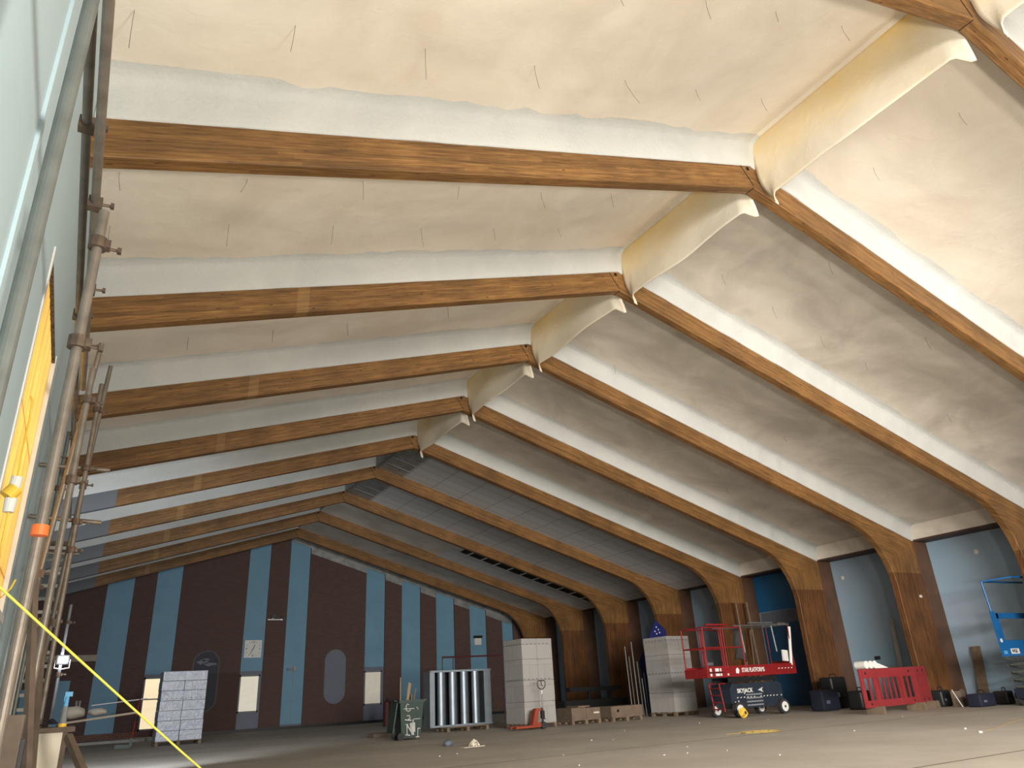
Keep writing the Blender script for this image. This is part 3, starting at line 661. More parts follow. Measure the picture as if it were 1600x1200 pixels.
# aluminium tower seen far along the wall
t = thing('scaffold_tower', 'slatted aluminium scaffold tower with close rungs, standing far along the left side', 'scaffold tower', (-9.97, 14.6, 0))
for x in (-.24, .20):
    for y in (0, .9):
        MB().tube((x, y, 0.0), (x, y, 4.1), .022, 10).build('post', M_tubeg, t)
for i in range(17):
    z = .35+i*.21
    b = MB(); b.bx(-.22, .18, -.02, .02, z, z+.05); b.build('rung', M_kerb if i % 3 else M_tubeg, t)
for z in (2.0, 3.8): MB().bx(-.22, .18, .05, .85, z, z+.06).build('deck', M_browntim, t)
# flood light on the steel pole
t = thing('flood_light', 'glaring white work flood light clamped to the bright pole', 'lamp', (-9.60, 15.33, 1.98))
MB().box((0, -.02, 0), (.20, .07, .16), None, .012).build('housing', M_black, t)
MB().box((0, .022, 0), (.18, .012, .14)).build('lens', M_lamp, t)
MB().box((0, -.062, 0), (.13, .010, .10)).build('rear_lens', M_lamp, t)
MB().path([(-.11, -.02, 0), (-.11, -.02, -.13), (0, -.02, -.15), (.11, -.02, -.13), (.11, -.02, 0)], .01, 6).build('bracket', M_steel, t)
l = bpy.data.lights.new('flood_beam', 'SPOT'); l.energy = 2300; l.color = (0.84, 0.92, 1.0); l.spot_size = math.radians(96); l.spot_blend = 0.6; l.shadow_soft_size = 0.08
lo = bpy.data.objects.new('flood_beam', l); C.objects.link(lo); lo.location = (-9.58, 15.46, 1.98); lo.rotation_euler = (Vector((-7.0, 34, 1.2))-lo.location).to_track_quat('-Z', 'Y').to_euler()
l = bpy.data.lights.new('flood_spill', 'POINT'); l.energy = 12; l.color = (0.9, 0.95, 1.0); l.shadow_soft_size = 0.06
lo = bpy.data.objects.new('flood_spill', l); C.objects.link(lo); lo.location = (-9.58, 15.10, 1.98)
# yellow site plug on its cable, orange cap
t = thing('cable_connector', 'yellow and white site plug hanging on its cable before the glowing boarding', 'plug', (-10.03, 6.2, 2.56))
MB().tube((0, 0, .03), (.01, 0, .13), .038, 14).build('white_socket', M_white, t)
b = MB(); b.tube((-.03, -.01, -.02), (.012, 0, .045), .052, 16); b.build('yellow_body', M_yellow, t)
MB().tube((.0, 0, -.13), (.0, 0, -.03), .036, 14, .042).build('white_cap', M_white, t)
b = MB(); b.path([(.008, 0, .13), (.0, .02, .35), (.0, .05, .60), (-.01, .03, .74), (-.02, 0, .76)], .007, 6); b.path([(0, 0, -.13), (.0, .03, -.35), (.01, .05, -.6), (.06, .03, -.72), (.11, .0, -.66), (.13, -.02, -.6)], .007, 6); b.build('cable', M_yellow, t)
P = at(62, 829, 3.69)
o = MB().tube((0, 0, -.022), (0, 0, .022), .034, 14).build('tube_cap', M_orange); o.location = (P.x+.0, P.y, P.z); props(o, 'small orange plastic cap fixed beside the orange lit pole', 'cap')
# lime cord from the scaffold down to the floor
_a = at(0, 918, 2.2); _b = at(332, 1202, 3.0); _d = _b-_a; _c = _b+_d*((_b.z-.02)/-_d.z)
_z = _a-_d*.22
o = MB().path([_z]+[_a.lerp(_c, f)-Vector((0, 0, .10*math.sin(math.pi*f)*0.3)) for f in [k/10 for k in range(11)]]+[_c+Vector((.5, .2, -.012)), _c+Vector((1.2, .1, -.012))], .0033, 8).build('tie_cord', M_lime)
props(o, 'taut lime yellow cord slanting from the scaffold down to the floor', 'cord')

# timber posts and the boxed bench in the lower left corner
def stick(name, p, q, wd, dp, m, label, cat, group=None, roll=0.0):
    p = Vector(p); o = MB().bar((0, 0, 0), Vector(q)-p, wd, dp, roll).build(name, m); o.location = p
    return props(o, label, cat, group)
def lean(px0, py0, y0, px1, z1=0.0):
    a = at(px0, py0, y0); return a
a = at(55, 860, 5.6); b_ = at(73, 1200, 5.35)
stick('timber_prop', (b_.x+.015, b_.y-.05, 0.02), a, .035, .04, M_browntim, 'slanting brown timber prop crossing a straight one at lower left', 'timber')
a = at(68, 965, 6.9); b_ = at(66, 1200, 6.8)
stick('timber_prop', (b_.x, b_.y, 0.02), a, .045, .05, M_browntim, 'straight brown timber prop behind the slanting one at lower left', 'timber')
a = at(57, 1020, 7.3); b_ = at(59, 1200, 7.2)
stick('timber_prop', (b_.x, b_.y, 0.02), a, .035, .05, M_pale, 'pale timber batten standing left of the two brown props', 'timber')
a = at(53, 955, 11.8); b_ = at(22, 1120, 11.8)
stick('edge_board', (b_.x-.06, 11.8, .02), a, .09, .03, M_pale, 'narrow cream board standing on edge at the end of the left wall', 'board')
a = at(38, 1120, 9.0)
t = thing('timber_block', 'dark rough timber post stump at the bottom left corner', 'timber', (at(10, 1200, 4.2).x, 4.2, 0))
MB().bx(-.09, .035, -.06, .06, 0, 1.08, .006).build('post', M_browntim, t)
MB().bx(.036, .052, -.05, .05, .55, .98).build('side_cleat', M_black, t)
X0 = at(18, 1143, 8.0).x; X1 = at(103, 1140, 8.0).x
t = thing('boxed_bench', 'cream boarded bench box with a dark top in the lower left corner', 'bench', (X0, 8.0, 0))
Wb = X1-X0
MB().bx(0.0, Wb-.02, 0, .03, 0, .945).build('front_board', M_pale, t)
MB().bx(Wb-.02, Wb+.02, .0, .85, 0, .945).build('side_board', M_browntim, t)
MB().bx(-.03, Wb+.07, -.03, .9, .945, .985).build('top_board', M_browntim, t)
MB().bx(0, Wb-.03, .8, .85, 0, .94).build('rear_board', M_browntim, t)
# items on the bench
def on_bench(px, Yd): return at(px, 1135, Yd).x
t = thing('spray_bottle', 'light blue capped spray bottle with a yellow base on the bench', 'bottle', (on_bench(97, 8.2), 8.2, .985))
MB().tube((0, 0, 0), (0, 0, .03), .034, 14).build('yellow_base', M_yellow, t)
MB().tube((0, 0, .03), (0, 0, .17), .03, 14, .022).build('clear_body', M_winf, t)
b = MB(); b.tube((0, 0, .17), (.004, 0, .26), .02, 12, .016); b.box((.012, 0, .27), (.06, .03, .04)); b.box((-.014, 0, .235), (.012, .012, .05)); b.build('spray_head', M_bluec, t)
o = MB().grid(16, 10, lambda u, v: ((u-.5)*.3, (v-.5)*.2, .02+.05*math.sin(u*9)*math.sin(math.pi*u)*math.sin(math.pi*v)+.04*math.sin(math.pi*u)*math.sin(math.pi*v))).build('dust_sheet', M_navy2, None, True)
o.modifiers.new('t', 'SOLIDIFY').thickness = .004; o.location = (on_bench(62, 8.6)+.0, 8.65, .995); props(o, 'crumpled dark sheet on the bench top behind the props', 'sheet')
# heap of pale sacks beyond on a trestle board
P0 = at(100, 1128, 14.2); P1 = at(215, 1113, 14.2)
t = thing('trestle_board', 'long thin board stretched level behind the bench', 'board', (P0.x, 14.2, 0))
MB().bar((0, 0, P0.z-.02), (P1.x-P0.x, 0, P1.z+.0), .03, .12).build('plank', M_beige, t)
MB().bx(-.10, -.06, -.06, .06, 0, P0.z-.035).build('leg', M_dark, t); MB().bx(.02, .05, -.04, .04, 0, P0.z-.035).build('leg', M_dark, t)
o = MB().sphere((0, 0, 0), 1, (.17, .14, .09), 24, 14).build('sack', M_kerb, None, True); o.location = (at(113, 1120, 14.2).x, 14.2, P0.z+.125); o.name = 'cement_sack'
md = o.modifiers.new('r', 'DISPLACE'); tx = bpy.data.textures.new('lumps', 'CLOUDS'); tx.noise_scale = .12; md.texture = tx; md.strength = .05
props(o, 'lumpy pale sack resting on the thin board behind the bench', 'sack')
o2 = o.copy(); C.objects.link(o2); o2.location = (at(113, 1120, 14.2).x+.34, 14.2, P0.z+.115); o2.scale = (.8, .8, .62); props(o2, 'smaller flattened pale sack at the right of the lumpy one', 'sack')
# diagonal prop and clutter at the bottom left
a = at(106, 1150, 7.4); b_ = at(148, 1215, 6.9)
stick('raking_prop', (b_.x+.28, b_.y-.3, .03), a, .05, .05, M_browntim, 'slanting timber prop right of the boxed bench', 'timber')
rr = random.Random(3)
for i in range(5):
    p = at(114+i*14, 1178, 9.5); z = max(.08, p.z)
    b = MB(); b.box((0, 0, 0), (.06, .06, .05), Matrix.Rotation(rr.uniform(0, 3), 3, (1, .4, .3)), .012); b.box((.02, .01, .02), (.04, .03, .03), Matrix.Rotation(rr.uniform(0, 3), 3, 'Y')); b.tube((-.02, 0, -.03), (.03, .02, .04), .01)
    o = b.build('scaffold_fitting', M_steel); o.location = (at(127, 1180, 9.5).x+(i-2)*.105, 9.5+.02*(i % 2), .345); props(o, 'loose steel scaffold fitting heaped beside the bench at bottom left', 'fitting', 'loose fittings in the crate')
t = thing('fittings_crate', 'dark crate of loose steel fittings right of the bench', 'crate', (at(127, 1180, 9.5).x, 9.5, 0))
MB().bx(-.26, .26, -.16, .16, 0, .30).build('crate_body', M_browntim, t); MB().bx(-.27, .27, -.17, -.162, .10, .16).build('slat', M_dark, t)
# sign stand / broom: red post with splayed foot
P = on_floor(205, 1168)
P = at(203, 1166, 31.0)
t = thing('barrier_post', 'thin red post on a splayed foot in front of the far wall', 'post', (P.x, 31.0, 0))
MB().tube((0, 0, .05), (.12, 0, 1.55), .03, 8).build('pole', M_red, t); b = MB(); b.bar((0, 0, .02), (-.48, 0, .05), .16, .05); b.bar((0, 0, .03), (0, 0, .30), .09, .09); b.build('foot', M_green, t)
b = MB(); b.tube((.07, 0, .86), (.07, 0, 1.0), .05, 8); b.build('clamp', M_black, t)
P0 = at(140, 1122, 31.0); MB().tube((P0.x-P.x, 0, 1.42), (.35, 0, 1.56), .018, 8).build('tape_line', M_white, t)

# ------------------------------------------------------------------ pallets and carton stacks
def pallet(parent, w, d, z0=0.0, x0=0.0, name=None):
    b = MB()
    for i in range(5): b.bx(x0-w/2, x0+w/2, -d/2+i*(d-.1)/4, -d/2+i*(d-.1)/4+.1, z0+.118, z0+.14)
    for i in range(3):
        x = x0-w/2+.0+i*(w-.1)/2; b.bx(x, x+.1, -d/2, d/2, z0, z0+.02)
        for j in range(3): y = -d/2+j*(d-.12)/2; b.bx(x, x+.1, y, y+.12, z0+.02, z0+.098)
        b.bx(x, x+.1, -d/2, d/2, z0+.098, z0+.118)
    return b.build('pallet', M_pallet, parent)
def carton_stack(label, loc, rz, w, d, h, m, cols=1, tops=None, marks=()):
    t = thing('carton_stack', label, 'pallet of boxes', loc, rz, 'pallets of wrapped white cartons')
    pallet(t, w, d)
    rg = random.Random(int(loc[0]*10))
    for c_ in range(cols):
        cw = w/cols; n = int(round((h-.14)/(.33 if cols > 1 else .62))); hh = (h-.14)/n
        for i in range(n):
            j = rg.uniform(-.008, .008)
            for s_ in range(2 if cols == 1 else 1):
                ww = cw/(2 if cols == 1 else 1)
                x0 = -w/2+c_*cw+s_*ww
                if cols > 1 and c_ == 1 and i == n-1 and False: continue
                MB().bx(x0+.004+j, x0+ww-.004+j, -d/2+abs(j), d/2-.005, .14+i*hh, .14+(i+1)*hh-.004, .014).build('carton', m, t)
    for z in marks:
        b = MB(); k = 0; x = -w/2+.03
        while x < w/2-.06:
            b.bx(x, x+.045, -d/2-.010, -d/2-.001, z, z+.018); x += .16
        y = -d/2+.05
        while y < d/2-.06:
            b.bx(-w/2-.016, -w/2-.009, y, y+.045, z, z+.018); y += .16
        b.build('printed_marks', M_navy, t)
    return t
carton_stack('pale blue-white wrapped carton stack split by a central gap, beside the bright far window', (-5.77, 30.5+.5, 0), 0.0, 1.5, 1.1, 2.42, M_wrapb, 2, None, (1.50,))
carton_stack('tall white wrapped carton stack behind the pallet truck', (3.62, 21.95, 0), 0.06, 1.20, 1.1, 2.66, M_wrap, 1, None, (1.42, 2.48))
carton_stack('grey wrapped carton stack between the metal duct pieces and the red scissor lift', (9.62, 21.95, 0), 0.10, 1.16, 1.2, 2.66, M_wrap, 1, None, (1.42, 2.52))

# ------------------------------------------------------------------ galvanised duct attenuator
t = thing('duct_attenuator', 'galvanised steel duct silencer with five dark slots standing on a pallet', 'duct', (2.15, 24.0, 0), -0.03)
pallet(t, 1.5, 1.0)
w2 = 1.12; z0 = .145; z1 = 1.87
b = MB(); b.bx(-w2, -w2+.16, 0-.0, .62, z0, z1).bx(w2-.10, w2, 0, .62, z0, z1).bx(-w2+.16, w2-.10, 0, .62, z1-.05, z1).bx(-w2+.16, w2-.10, 0, .62, z0, z0+.05)
b.bx(-w2-.02, w2+.02, -.012, 0, z1-.045, z1+.01).bx(-w2-.02, w2+.02, -.012, 0, z0-.005, z0+.04).bx(-w2-.02, -w2+.025, -.012, 0, z0, z1)
b.build('casing', M_galv, t)
MB().bx(-w2+.15, w2-.09, .40, .42, z0+.05, z1-.05).build('dark_interior', M_hole, t)
x = -w2+.16+.13
for i in range(4):
    def f(u, v, x=x):
        a = math.pi*u; return (x+.145-.145*math.cos(a), .12-.12*math.sin(a)+.0, z0+.05+(z1-z0-.10)*v)
    MB().grid(16, 2, f).build('splitter', M_galv, t, smooth=True, recalc=False)
    x += .29+.13
MB().bx(w2-.26, w2-.10, .0, .5, z0+.05, z1-.05).build('splitter', M_galv, t)

# ------------------------------------------------------------------ wheelie bin
t = thing('wheelie_bin', 'dark green wheelie bin daubed with white paint letters, full of timber offcuts', 'bin', (-.88, 21.25, 0), -.05)
def frus(zs, ws, ds, bm):
    rings = []
    for z, w_, d_ in zip(zs, ws, ds):
        rings.append([bm.verts.new((sx*w_/2, sy*d_/2, z)) for sx, sy in ((-1, -1), (1, -1), (1, 1), (-1, 1))])
    for a, b2 in zip(rings, rings[1:]):
        for i in range(4): bm.faces.new((a[i], a[(i+1) % 4], b2[(i+1) % 4], b2[i]))
    bm.faces.new(rings[0][::-1]); return rings
b = MB(); r_ = frus([.05, .98], [.56, .70], [.52, .66], b.bm); ins = frus([.98, .5], [.66, .60], [.62, .56], b.bm) if False else None
top = r_[-1]; inner = [b.bm.verts.new((v.co.x*.93, v.co.y*.93, .98)) for v in top]; low = [b.bm.verts.new((v.co.x*.9, v.co.y*.9, .55)) for v in top]
for i in range(4):
    j = (i+1) % 4; b.bm.faces.new((top[i], top[j], inner[j], inner[i])); b.bm.faces.new((inner[i], inner[j], low[j], low[i]))
b.bm.faces.new(low)
b.build('body', M_green, t)
b = MB(); b.bx(-.38, .38, -.36, -.33, .95, 1.03).bx(-.38, .38, .33, .36, .95, 1.03).bx(-.38, -.35, -.33, .33, .95, 1.03).bx(.35, .38, -.33, .33, .95, 1.03); b.bx(.38, .47, -.28, .28, .99, 1.03)
b.build('rim', M_green, t)
b = MB(); b.box((-.47, 0, .58), (.035, .56, .78), Matrix.Rotation(math.radians(9), 3, 'Y'), .01); b.build('lid', M_green, t)
for s_ in (-1, 1): MB().tube((-.30, s_*.25-.03, .10), (-.30, s_*.25+.03, .10), .10, 20).build('wheel', M_dark, t)
MB().path([(-.39, -.2, 1.0), (-.46, -.2, 1.02), (-.46, .2, 1.02), (-.39, .2, 1.0)], .015).build('handle', M_green, t)
b = MB()
def stroke(pts, r=.016): b.path([(x, -.30-(.045*(z-.05)/.93)+.006-.02, z) for x, z in pts], r, 6)
stroke([(-.10, .90), (-.15, .93), (-.19, .86), (-.17, .76), (-.10, .73), (-.05, .78)])
stroke([(-.26, .80), (-.1, .80), (.06, .80)], .012); stroke([(.12, .83), (.18, .80), (.16, .76)], .01)
stroke([(-.16, .62), (-.08, .62), (-.06, .56), (-.12, .52)]); stroke([(-.22, .52), (-.02, .50)], .02); stroke([(.05, .53), (.24, .53)], .012)
stroke([(-.19, .40), (-.11, .40)]); stroke([(-.15, .40), (-.14, .14)]); stroke([(-.19, .14), (-.05, .12)], .018); stroke([(-.15, .40), (-.02, .20)], .02)
stroke([(-.02, .44), (.0, .25), (.03, .13)], .045); stroke([(.05, .44), (.06, .2)], .045); stroke([(.03, .52), (.03, .4)], .02); stroke([(-.05, .42), (.0, .2)], .03)
stroke([(.16, .28), (.24, .28)]); stroke([(.17, .28), (.17, .07)], .014); stroke([(.11, .07), (.22, .07)])
b.build('paint_marks', M_paint, t)
b_keep = None
for i, (x, dx, y, h, m, wd) in enumerate([(-.10, .13, .0, .50, M_gold, .05), (-.05, .14, .05, .48, M_gold, .045), (.0, .07, -.1, .18, M_pallet, .04), (.06, .15, -.05, .33, M_pallet, .035), (.1, -.05, .1, .20, M_dark, .10), (-.18, .0, .15, .65, M_gold, .03)]):
    o = MB().bar((0, 0, -.42), (dx, 0, h), wd, .025).build('timber_offcut', m); o.location = (-.88+x, 21.25+y, .99)
    props(o, ['longest slanting timber offcut in the green bin', 'slanting offcut just behind the longest in the green bin', 'short pale offcut at the middle of the green bin', 'thin offcut leaning right in the green bin', 'short black offcut in the green bin', 'upright thin batten at the back of the green bin'][i], 'timber offcut', 'offcuts in the green bin')

# ------------------------------------------------------------------ pallet truck
t = thing('pallet_truck', 'orange-red hand pallet truck parked before the tall white carton stack', 'pallet truck', (3.30, 20.75, 0), 0.0)
for s_, nm in ((-1, 'fork'), (1, 'fork')):
    MB().bx(-1.0, -.18, .12+s_*.17-.07, .12+s_*.17+.07, .06, .12, .01).build('fork', M_redor, t)
b = MB(); b.poly([(-.46, .06), (-.02, .06), (-.02, .16), (-.16, .20), (-.10, .50), (-.0, .52), (-.0, .58), (-.18, .58), (-.24, .50), (-.34, .14), (-.46, .12)], 'y', .02, .22); b.build('head_frame', M_redor, t)
b = MB(); b.tube((.06, .08, .16), (.06, .08, .60), .035, 12); b.box((.06, .08, .40), (.10, .12, .22), None, .02); b.tube((.03, .05, .30), (.15, .05, .27), .012); b.build('pump', M_black, t)
for s_ in (-1, 1): MB().tube((.06, .08+s_*.06-.02, .10), (.06, .08+s_*.06+.02, .10), .10, 20).build('wheel', M_dark, t)
MB().tube((.06, .05, .58), (.045, .02, .98), .022, 12).build('handle_shaft', M_steel, t)
MB().tube((.045, .02, .98), (.04, .01, 1.10), .024, 12).build('white_sleeve', M_white, t)
b = MB(); z = 1.10
b.path([(.04, .01, z), (-.06, .01, z+.06), (-.10, .01, z+.12), (-.10, .01, z+.23), (-.07, .01, z+.26), (.15, .01, z+.26), (.18, .01, z+.23), (.18, .01, z+.12), (.14, .01, z+.06), (.04, .01, z)], .014, 8)
b.path([(.04, .01, z+.26), (.04, .01, z+.14), (.10, .01, z+.10)], .012, 6); b.build('loop_handle', M_black, t)

# ------------------------------------------------------------------ low timber pallets, tubes, bench and others against the far right
t = thing('packed_pallet', 'low pallet loaded with brown boxes right of the tall white carton stack', 'pallet', (5.42, 21.9, 0), .0)
pallet(t, 1.15, .9)
for i, (x0, x1, h, m) in enumerate([(-.57, .0, .36, M_card), (.01, .57, .34, M_card)]): MB().bx(x0, x1, -.45, .45, .141, .141+h, .01).build('box', m, t)
MB().bx(-.25, .2, -.4, .3, .505, .55, .01).build('loose_sheet', M_pallet, t); MB().bx(.30, .52, -.458, -.451, .30, .35).build('paper_label', M_pale, t)
t = thing('crated_pallet', 'low pallet with one long brown crate having a round dark hole', 'pallet', (6.95, 21.7, 0), .0)
pallet(t, 1.25, .9); MB().bx(-.66, .66, -.45, .45, .141, .47, .01).build('crate', M_card, t)
MB().tube((-.38, -.456, .33), (-.38, -.45, .33), .05, 16).build('hole', M_hole, t)
t = thing('bench_seat', 'black two-rail bench against the wall behind the low pallets', 'bench', (at(937, 1078, 28.6).x, 28.6, 0))
MB().bx(-1.6, 1.25, 0, .35, .95, 1.13).build('back_rail', M_black, t); MB().bx(-2.1, 1.3, -.3, .3, .25, .62).build('seat_base', M_black, t)
for x in (-.5, .6): MB().bx(x-.06, x+.06, .1, .2, .3, .95).build('support', M_black, t)
for i in range(2): MB().bx([-1.9, .9][i], [-1.7, 1.1][i], -.2, .2, 0, .26).build('leg', M_black, t)
for i, (px, y, top, r) in enumerate([(986, 23.2, 2.45, .018), (991, 23.3, 2.1, .02), (997, 23.1, 2.6, .02), (1003, 23.2, 1.9, .022), (1008, 23.1, 1.3, .02), (1012, 23.05, 1.5, .02)]):
    p = at(px+8, 1115, y)
    o = MB().tube((0, 0, 0), (-.05, .0, top), r, 10).build('metal_tube', [M_winf, M_tubeg][i % 2]); o.location = (p.x-.15, y, .0)
    props(o, 'slim metal tube standing left of the grey carton stack, %s from the left' % ['first', 'second', 'third', 'fourth', 'fifth', 'sixth'][i], 'tube', 'metal tubes beside the grey carton stack')
# triangular dark blue star board behind the grey stack
P = at(1024, 969, 24.9); Q = at(1006, 1000, 24.9); R_ = at(1037, 984, 24.9)
t = thing('star_board', 'dark blue pointed board with white dots showing above the grey carton stack', 'board', (P.x, 24.9, 0))
MB().poly([(0, P.z), (Q.x-P.x-.35, Q.z-.8), (Q.x-P.x-.2, 0.02), (R_.x-P.x+.1, 0.02), (R_.x-P.x+.1, R_.z)], 'y', 0, .04).build('board', M_navy2 if False else mat('royal_blue_board', (0.015, .02, .14), .5), t)
for i, (dx, dz) in enumerate([(.0, -.28), (-.1, -.45), (.1, -.38), (-.02, -.55), (-.12, -.72), (.14, -.2-.3)]): MB().tube((dx, -.008, P.z+dz), (dx, 0, P.z+dz), .035, 5).build('white_dot', M_white, t)
# red rail and red cylinder beyond
t = thing('red_gantry', 'dark red goal-like rail behind the duct silencer', 'frame', (4.2, 30, 0))
MB().tube((0, 0, 2.6), (2.9, 0, 2.62), .035, 8).build('cross_bar', M_dred, t)
for x in (0, .5, 2.9): MB().tube((x, 0, 0), (x, 0, 2.6), .022, 8).build('post', M_dred, t)
P = at(605, 1100, 33)
t = thing('fire_extinguisher', 'dark red extinguisher standing left of the green bin near the far wall', 'extinguisher', (P.x, 33, 0))
MB().tube((0, 0, 0), (0, 0, .95), .17, 18).build('cylinder', M_dred, t); MB().sphere((0, 0, .95), .17, (1, 1, .5)).build('shoulder', M_dred, t); MB().box((0, 0, 1.08), (.14, .05, .12)).build('valve', M_black, t)
o = MB().bx(-.45, .45, -.3, .3, 0, .12, .02).build('flat_box', M_card); o.location = (at(600, 1150, 24).x, 24.0, 0); props(o, 'flat brown sheet pack on the floor left of the green bin', 'box')

# ------------------------------------------------------------------ wall fittings on the far wall
P = at(395, 1014, YE-.05)
t = thing('wall_clock', 'square white clock on the blue strip of the far wall', 'clock', (P.x, YE-.05, P.z))
MB().bx(-.42, .42, -.05, 0, -.42, .42, .01).build('case', M_white, t)
b = MB()
for i in range(12):
    a = math.pi/6*i
    if i % 3: b.box((.34*math.sin(a), -.054, .34*math.cos(a)), (.02, .008, .05), Matrix.Rotation(a, 3, 'Y'))
b.build('tick', M_black, t)
for n_, a in ((12, 0), (3, 90), (6, 180), (9, 270)):
    ar = math.radians(a); text('numeral', str(n_), .15, M_black, t, (.32*math.sin(ar), -.056, .32*math.cos(ar)), (math.pi/2, 0, 0))
MB().bar((-.06, -.064, -.10+.0), (.0, -.064, .0), .03, .008).bar((0, -.064, 0), (-.14, -.064, -.26), .022, .008).build('minute_hand', M_black, t)
MB().bar((0, -.066, -.02), (.08, -.066, .2), .03, .008).build('hour_hand', M_black, t)
P = at(431, 966, YE-.2)
t = thing('emergency_light', 'twin spot emergency light high on the brown pier beside the clock strip', 'lamp', (P.x, YE-.15, P.z))
MB().bx(-.42, .46, -.12, 0, -.10, -.05).build('bracket', M_steel, t)
for x, z in ((-.16, .08), (.34, .0)): b = MB(); b.tube((x, -.10, z), (x+.05, -.22, z), .10, 14, .13); b.bx(x-.04, x+.04, -.1, 0, z-.12, z); b.build('spot_head', M_steel, t)
P = at(457, 1046, YE)
t = thing('wall_bracket', 'small grey bracket with a cable on the central blue strip', 'bracket', (P.x, YE-.02, P.z))
MB().bx(-.30, -.10, -.1, 0, -.05, .06).build('arm', M_winf, t); MB().bx(0.0, .14, -.14, 0, -.08, .14).build('head', M_beige, t); MB().bx(.03, .05, -.03, 0, -2.5, -.08).build('cable', M_beige, t)
P = at(745, 1002, YE)
t = thing('wall_speaker', 'white box with a dark hood on the right-hand blue strip of the far wall', 'speaker', (P.x, YE-.02, P.z))
MB().bx(-.22, .22, -.16, 0, -.22, .16, .02).build('case', M_white, t); MB().bx(-.24, .24, -.26, 0, .17, .30).build('hood', M_black, t)
P = at(121, 1105, YE-.2)
t = thing('wall_sign', 'small grey plate low on the brown brick at far left', 'sign', (P.x, YE-.12, P.z))
MB().bx(-.10, -.02, -.02, 0, -.26, .26).build('plate', M_kerb, t); MB().bx(.03, .11, -.02, 0, -.26, .26).build('plate', M_kerb, t)
for px, py, lab in ((1316, 903, 'small round white light on the blue wall right of the fifth column'), (1525, 862, 'small round white light on the blue wall nearest the camera')):
    v = ray(px, py); kk = (XW-.02-CAM.x)/v.x; p = CAM+v*kk
    o = MB().sphere((0, 0, 0), .085, (.35, 1, 1)).build('bulkhead_light', M_white, None, True); o.location = p; props(o, lab, 'light fitting')
v = ray(1371, 1028); p = CAM+v*((XW-.01-CAM.x)/v.x)
o = MB().bx(-.02, 0, -.11, .11, -.06, .06).build('wall_socket', M_dark); o.location = (XW-.001, p.y, p.z); props(o, 'small dark socket on the blue wall above the barrier', 'socket')
for px, py, lab in ((1087, 942, 'left'), (1113, 950, 'right')):
    v = ray(px, py); p = CAM+v*((XW-.02-CAM.x)/v.x)
    o = MB().box((0, 0, 0), (.02, .08, .12)).build('wall_hook', M_beige); o.location = p; props(o, 'tiny pale fixing on the blue wall above the red lift, %s of two' % lab, 'fixing')

# ------------------------------------------------------------------ red scissor lift
t = thing('scissor_lift', 'red railed scissor lift with a dark chassis parked before the deep blue door', 'scissor lift', (8.32, 17.72, 0), .0)
b = MB(); b.poly([(.18, .25), (2.15, .25), (2.28, .42), (2.28, .88), (2.15, .96), (.10, .96), (-.02, .80), (-.02, .42)], 'y', .06, .90); b.build('chassis', M_navy, t)
b = MB()
for i in range(4): b.bx(.62, 1.32, .03, .055, .30+i*.10, .345+i*.10)
b.build('side_vent', M_winf, t)
for x in (.16, 2.12):
    for y in (-.02, .96):
        wd = MB().tube((x, y-.07, .215), (x, y+.07, .215), .215, 28).build('wheel', M_dark, t)
        MB().tube((x, y-.078, .215), (x, y+.078, .215), .145, 24).build('rim', M_white, t if False else wd); MB().tube((x, y-.085, .215), (x, y+.085, .215), .04, 10).build('hub', M_dark, wd)
b = MB()
for z0, z1 in ((1.0, 1.06), (1.06, 1.13)): b.bx(.05, 2.2, .12, .16, z0, z1).bx(.05, 2.2, .80, .84, z0, z1)
b.bar((.1, .14, 1.0), (2.2, .14, 1.15), .04, .03).bar((.1, .14, 1.15), (2.2, .14, 1.0), .04, .03)
b.build('scissor_arms', M_black, t)
DL, DR = -1.0, 3.0; dz0, dz1 = 1.16, 1.42
b = MB(); b.bx(DL+.10, DR, -.02, .01, dz0, dz1+.06).bx(DL+.10, DR, .92, .95, dz0, dz1+.06).bx(DL+.10, DR, .01, .92, dz0, dz0+.04).bx(DL+.06, DL+.10, -.02, .95, dz0, dz1).bx(DR, DR+.03, -.02, .95, dz0, dz1+.15)
b.build('platform', M_red, t)
b = MB(); zt_ = 2.62
for x in (DL+.12, DL+.88, DL+.98, DL+1.75):
    for y in (-.02, .94): b.tube((x, y, dz1), (x, y, zt_), .024, 10)
for z in (zt_, 2.02):
    for y in (-.02, .94): b.tube((DL+.12, y, z), (DL+1.75, y, z), .022, 10)
    b.tube((DL+.12, -.02, z), (DL+.12, .94, z), .022, 10)
b.box((DL+.75, -.02, 2.70), (.9, .06, .05))
b.build('guard_rail', M_red, t)
b = MB()
b.tube((DL+1.5, .0, 2.66), (DR+.1, .0, 2.70), .024, 10); b.tube((DL+1.5, .94, 2.66), (DR+.1, .94, 2.70), .024, 10); b.tube((DR+.1, 0, 2.70), (DR+.1, .94, 2.70), .02, 10)
for x in (DL+1.85, DL+3.3): b.tube((x, .0, 1.85), (x-.06, .0, 2.66), .024, 10)
b.box((DL+2.75, 0, 2.75), (1.1, .06, .05)); b.box((DL+3.75, 0, 2.71), (.30, .08, .09))
b.build('extension_rail', M_steel, t)
b = MB(); b.tube((DR-.12, .02, dz1), (DR+.12, .02, 2.62), .05, 12); b.build('white_tube', M_white, t)
b = MB(); b.tube((DR, .0, dz1), (DR+.02, 0, 2.7), .016, 8); b.tube((DR, .94, dz1), (DR+.02, .94, 2.7), .016, 8); b.build('rear_post', M_red, t)
MB().box((DR-.32, .03, 1.72), (.24, .05, .34), Matrix.Rotation(.1, 3, 'Y')).build('document_box', M_white, t)
b = MB(); b.bx(-1.0+.02+.9, -1.0+.9+.06, .30, .33, .2, 1.0)
b = MB()
for y in (.22, .66): b.tube((-.18, y, .18), (-.28, y, .98), .022, 8)
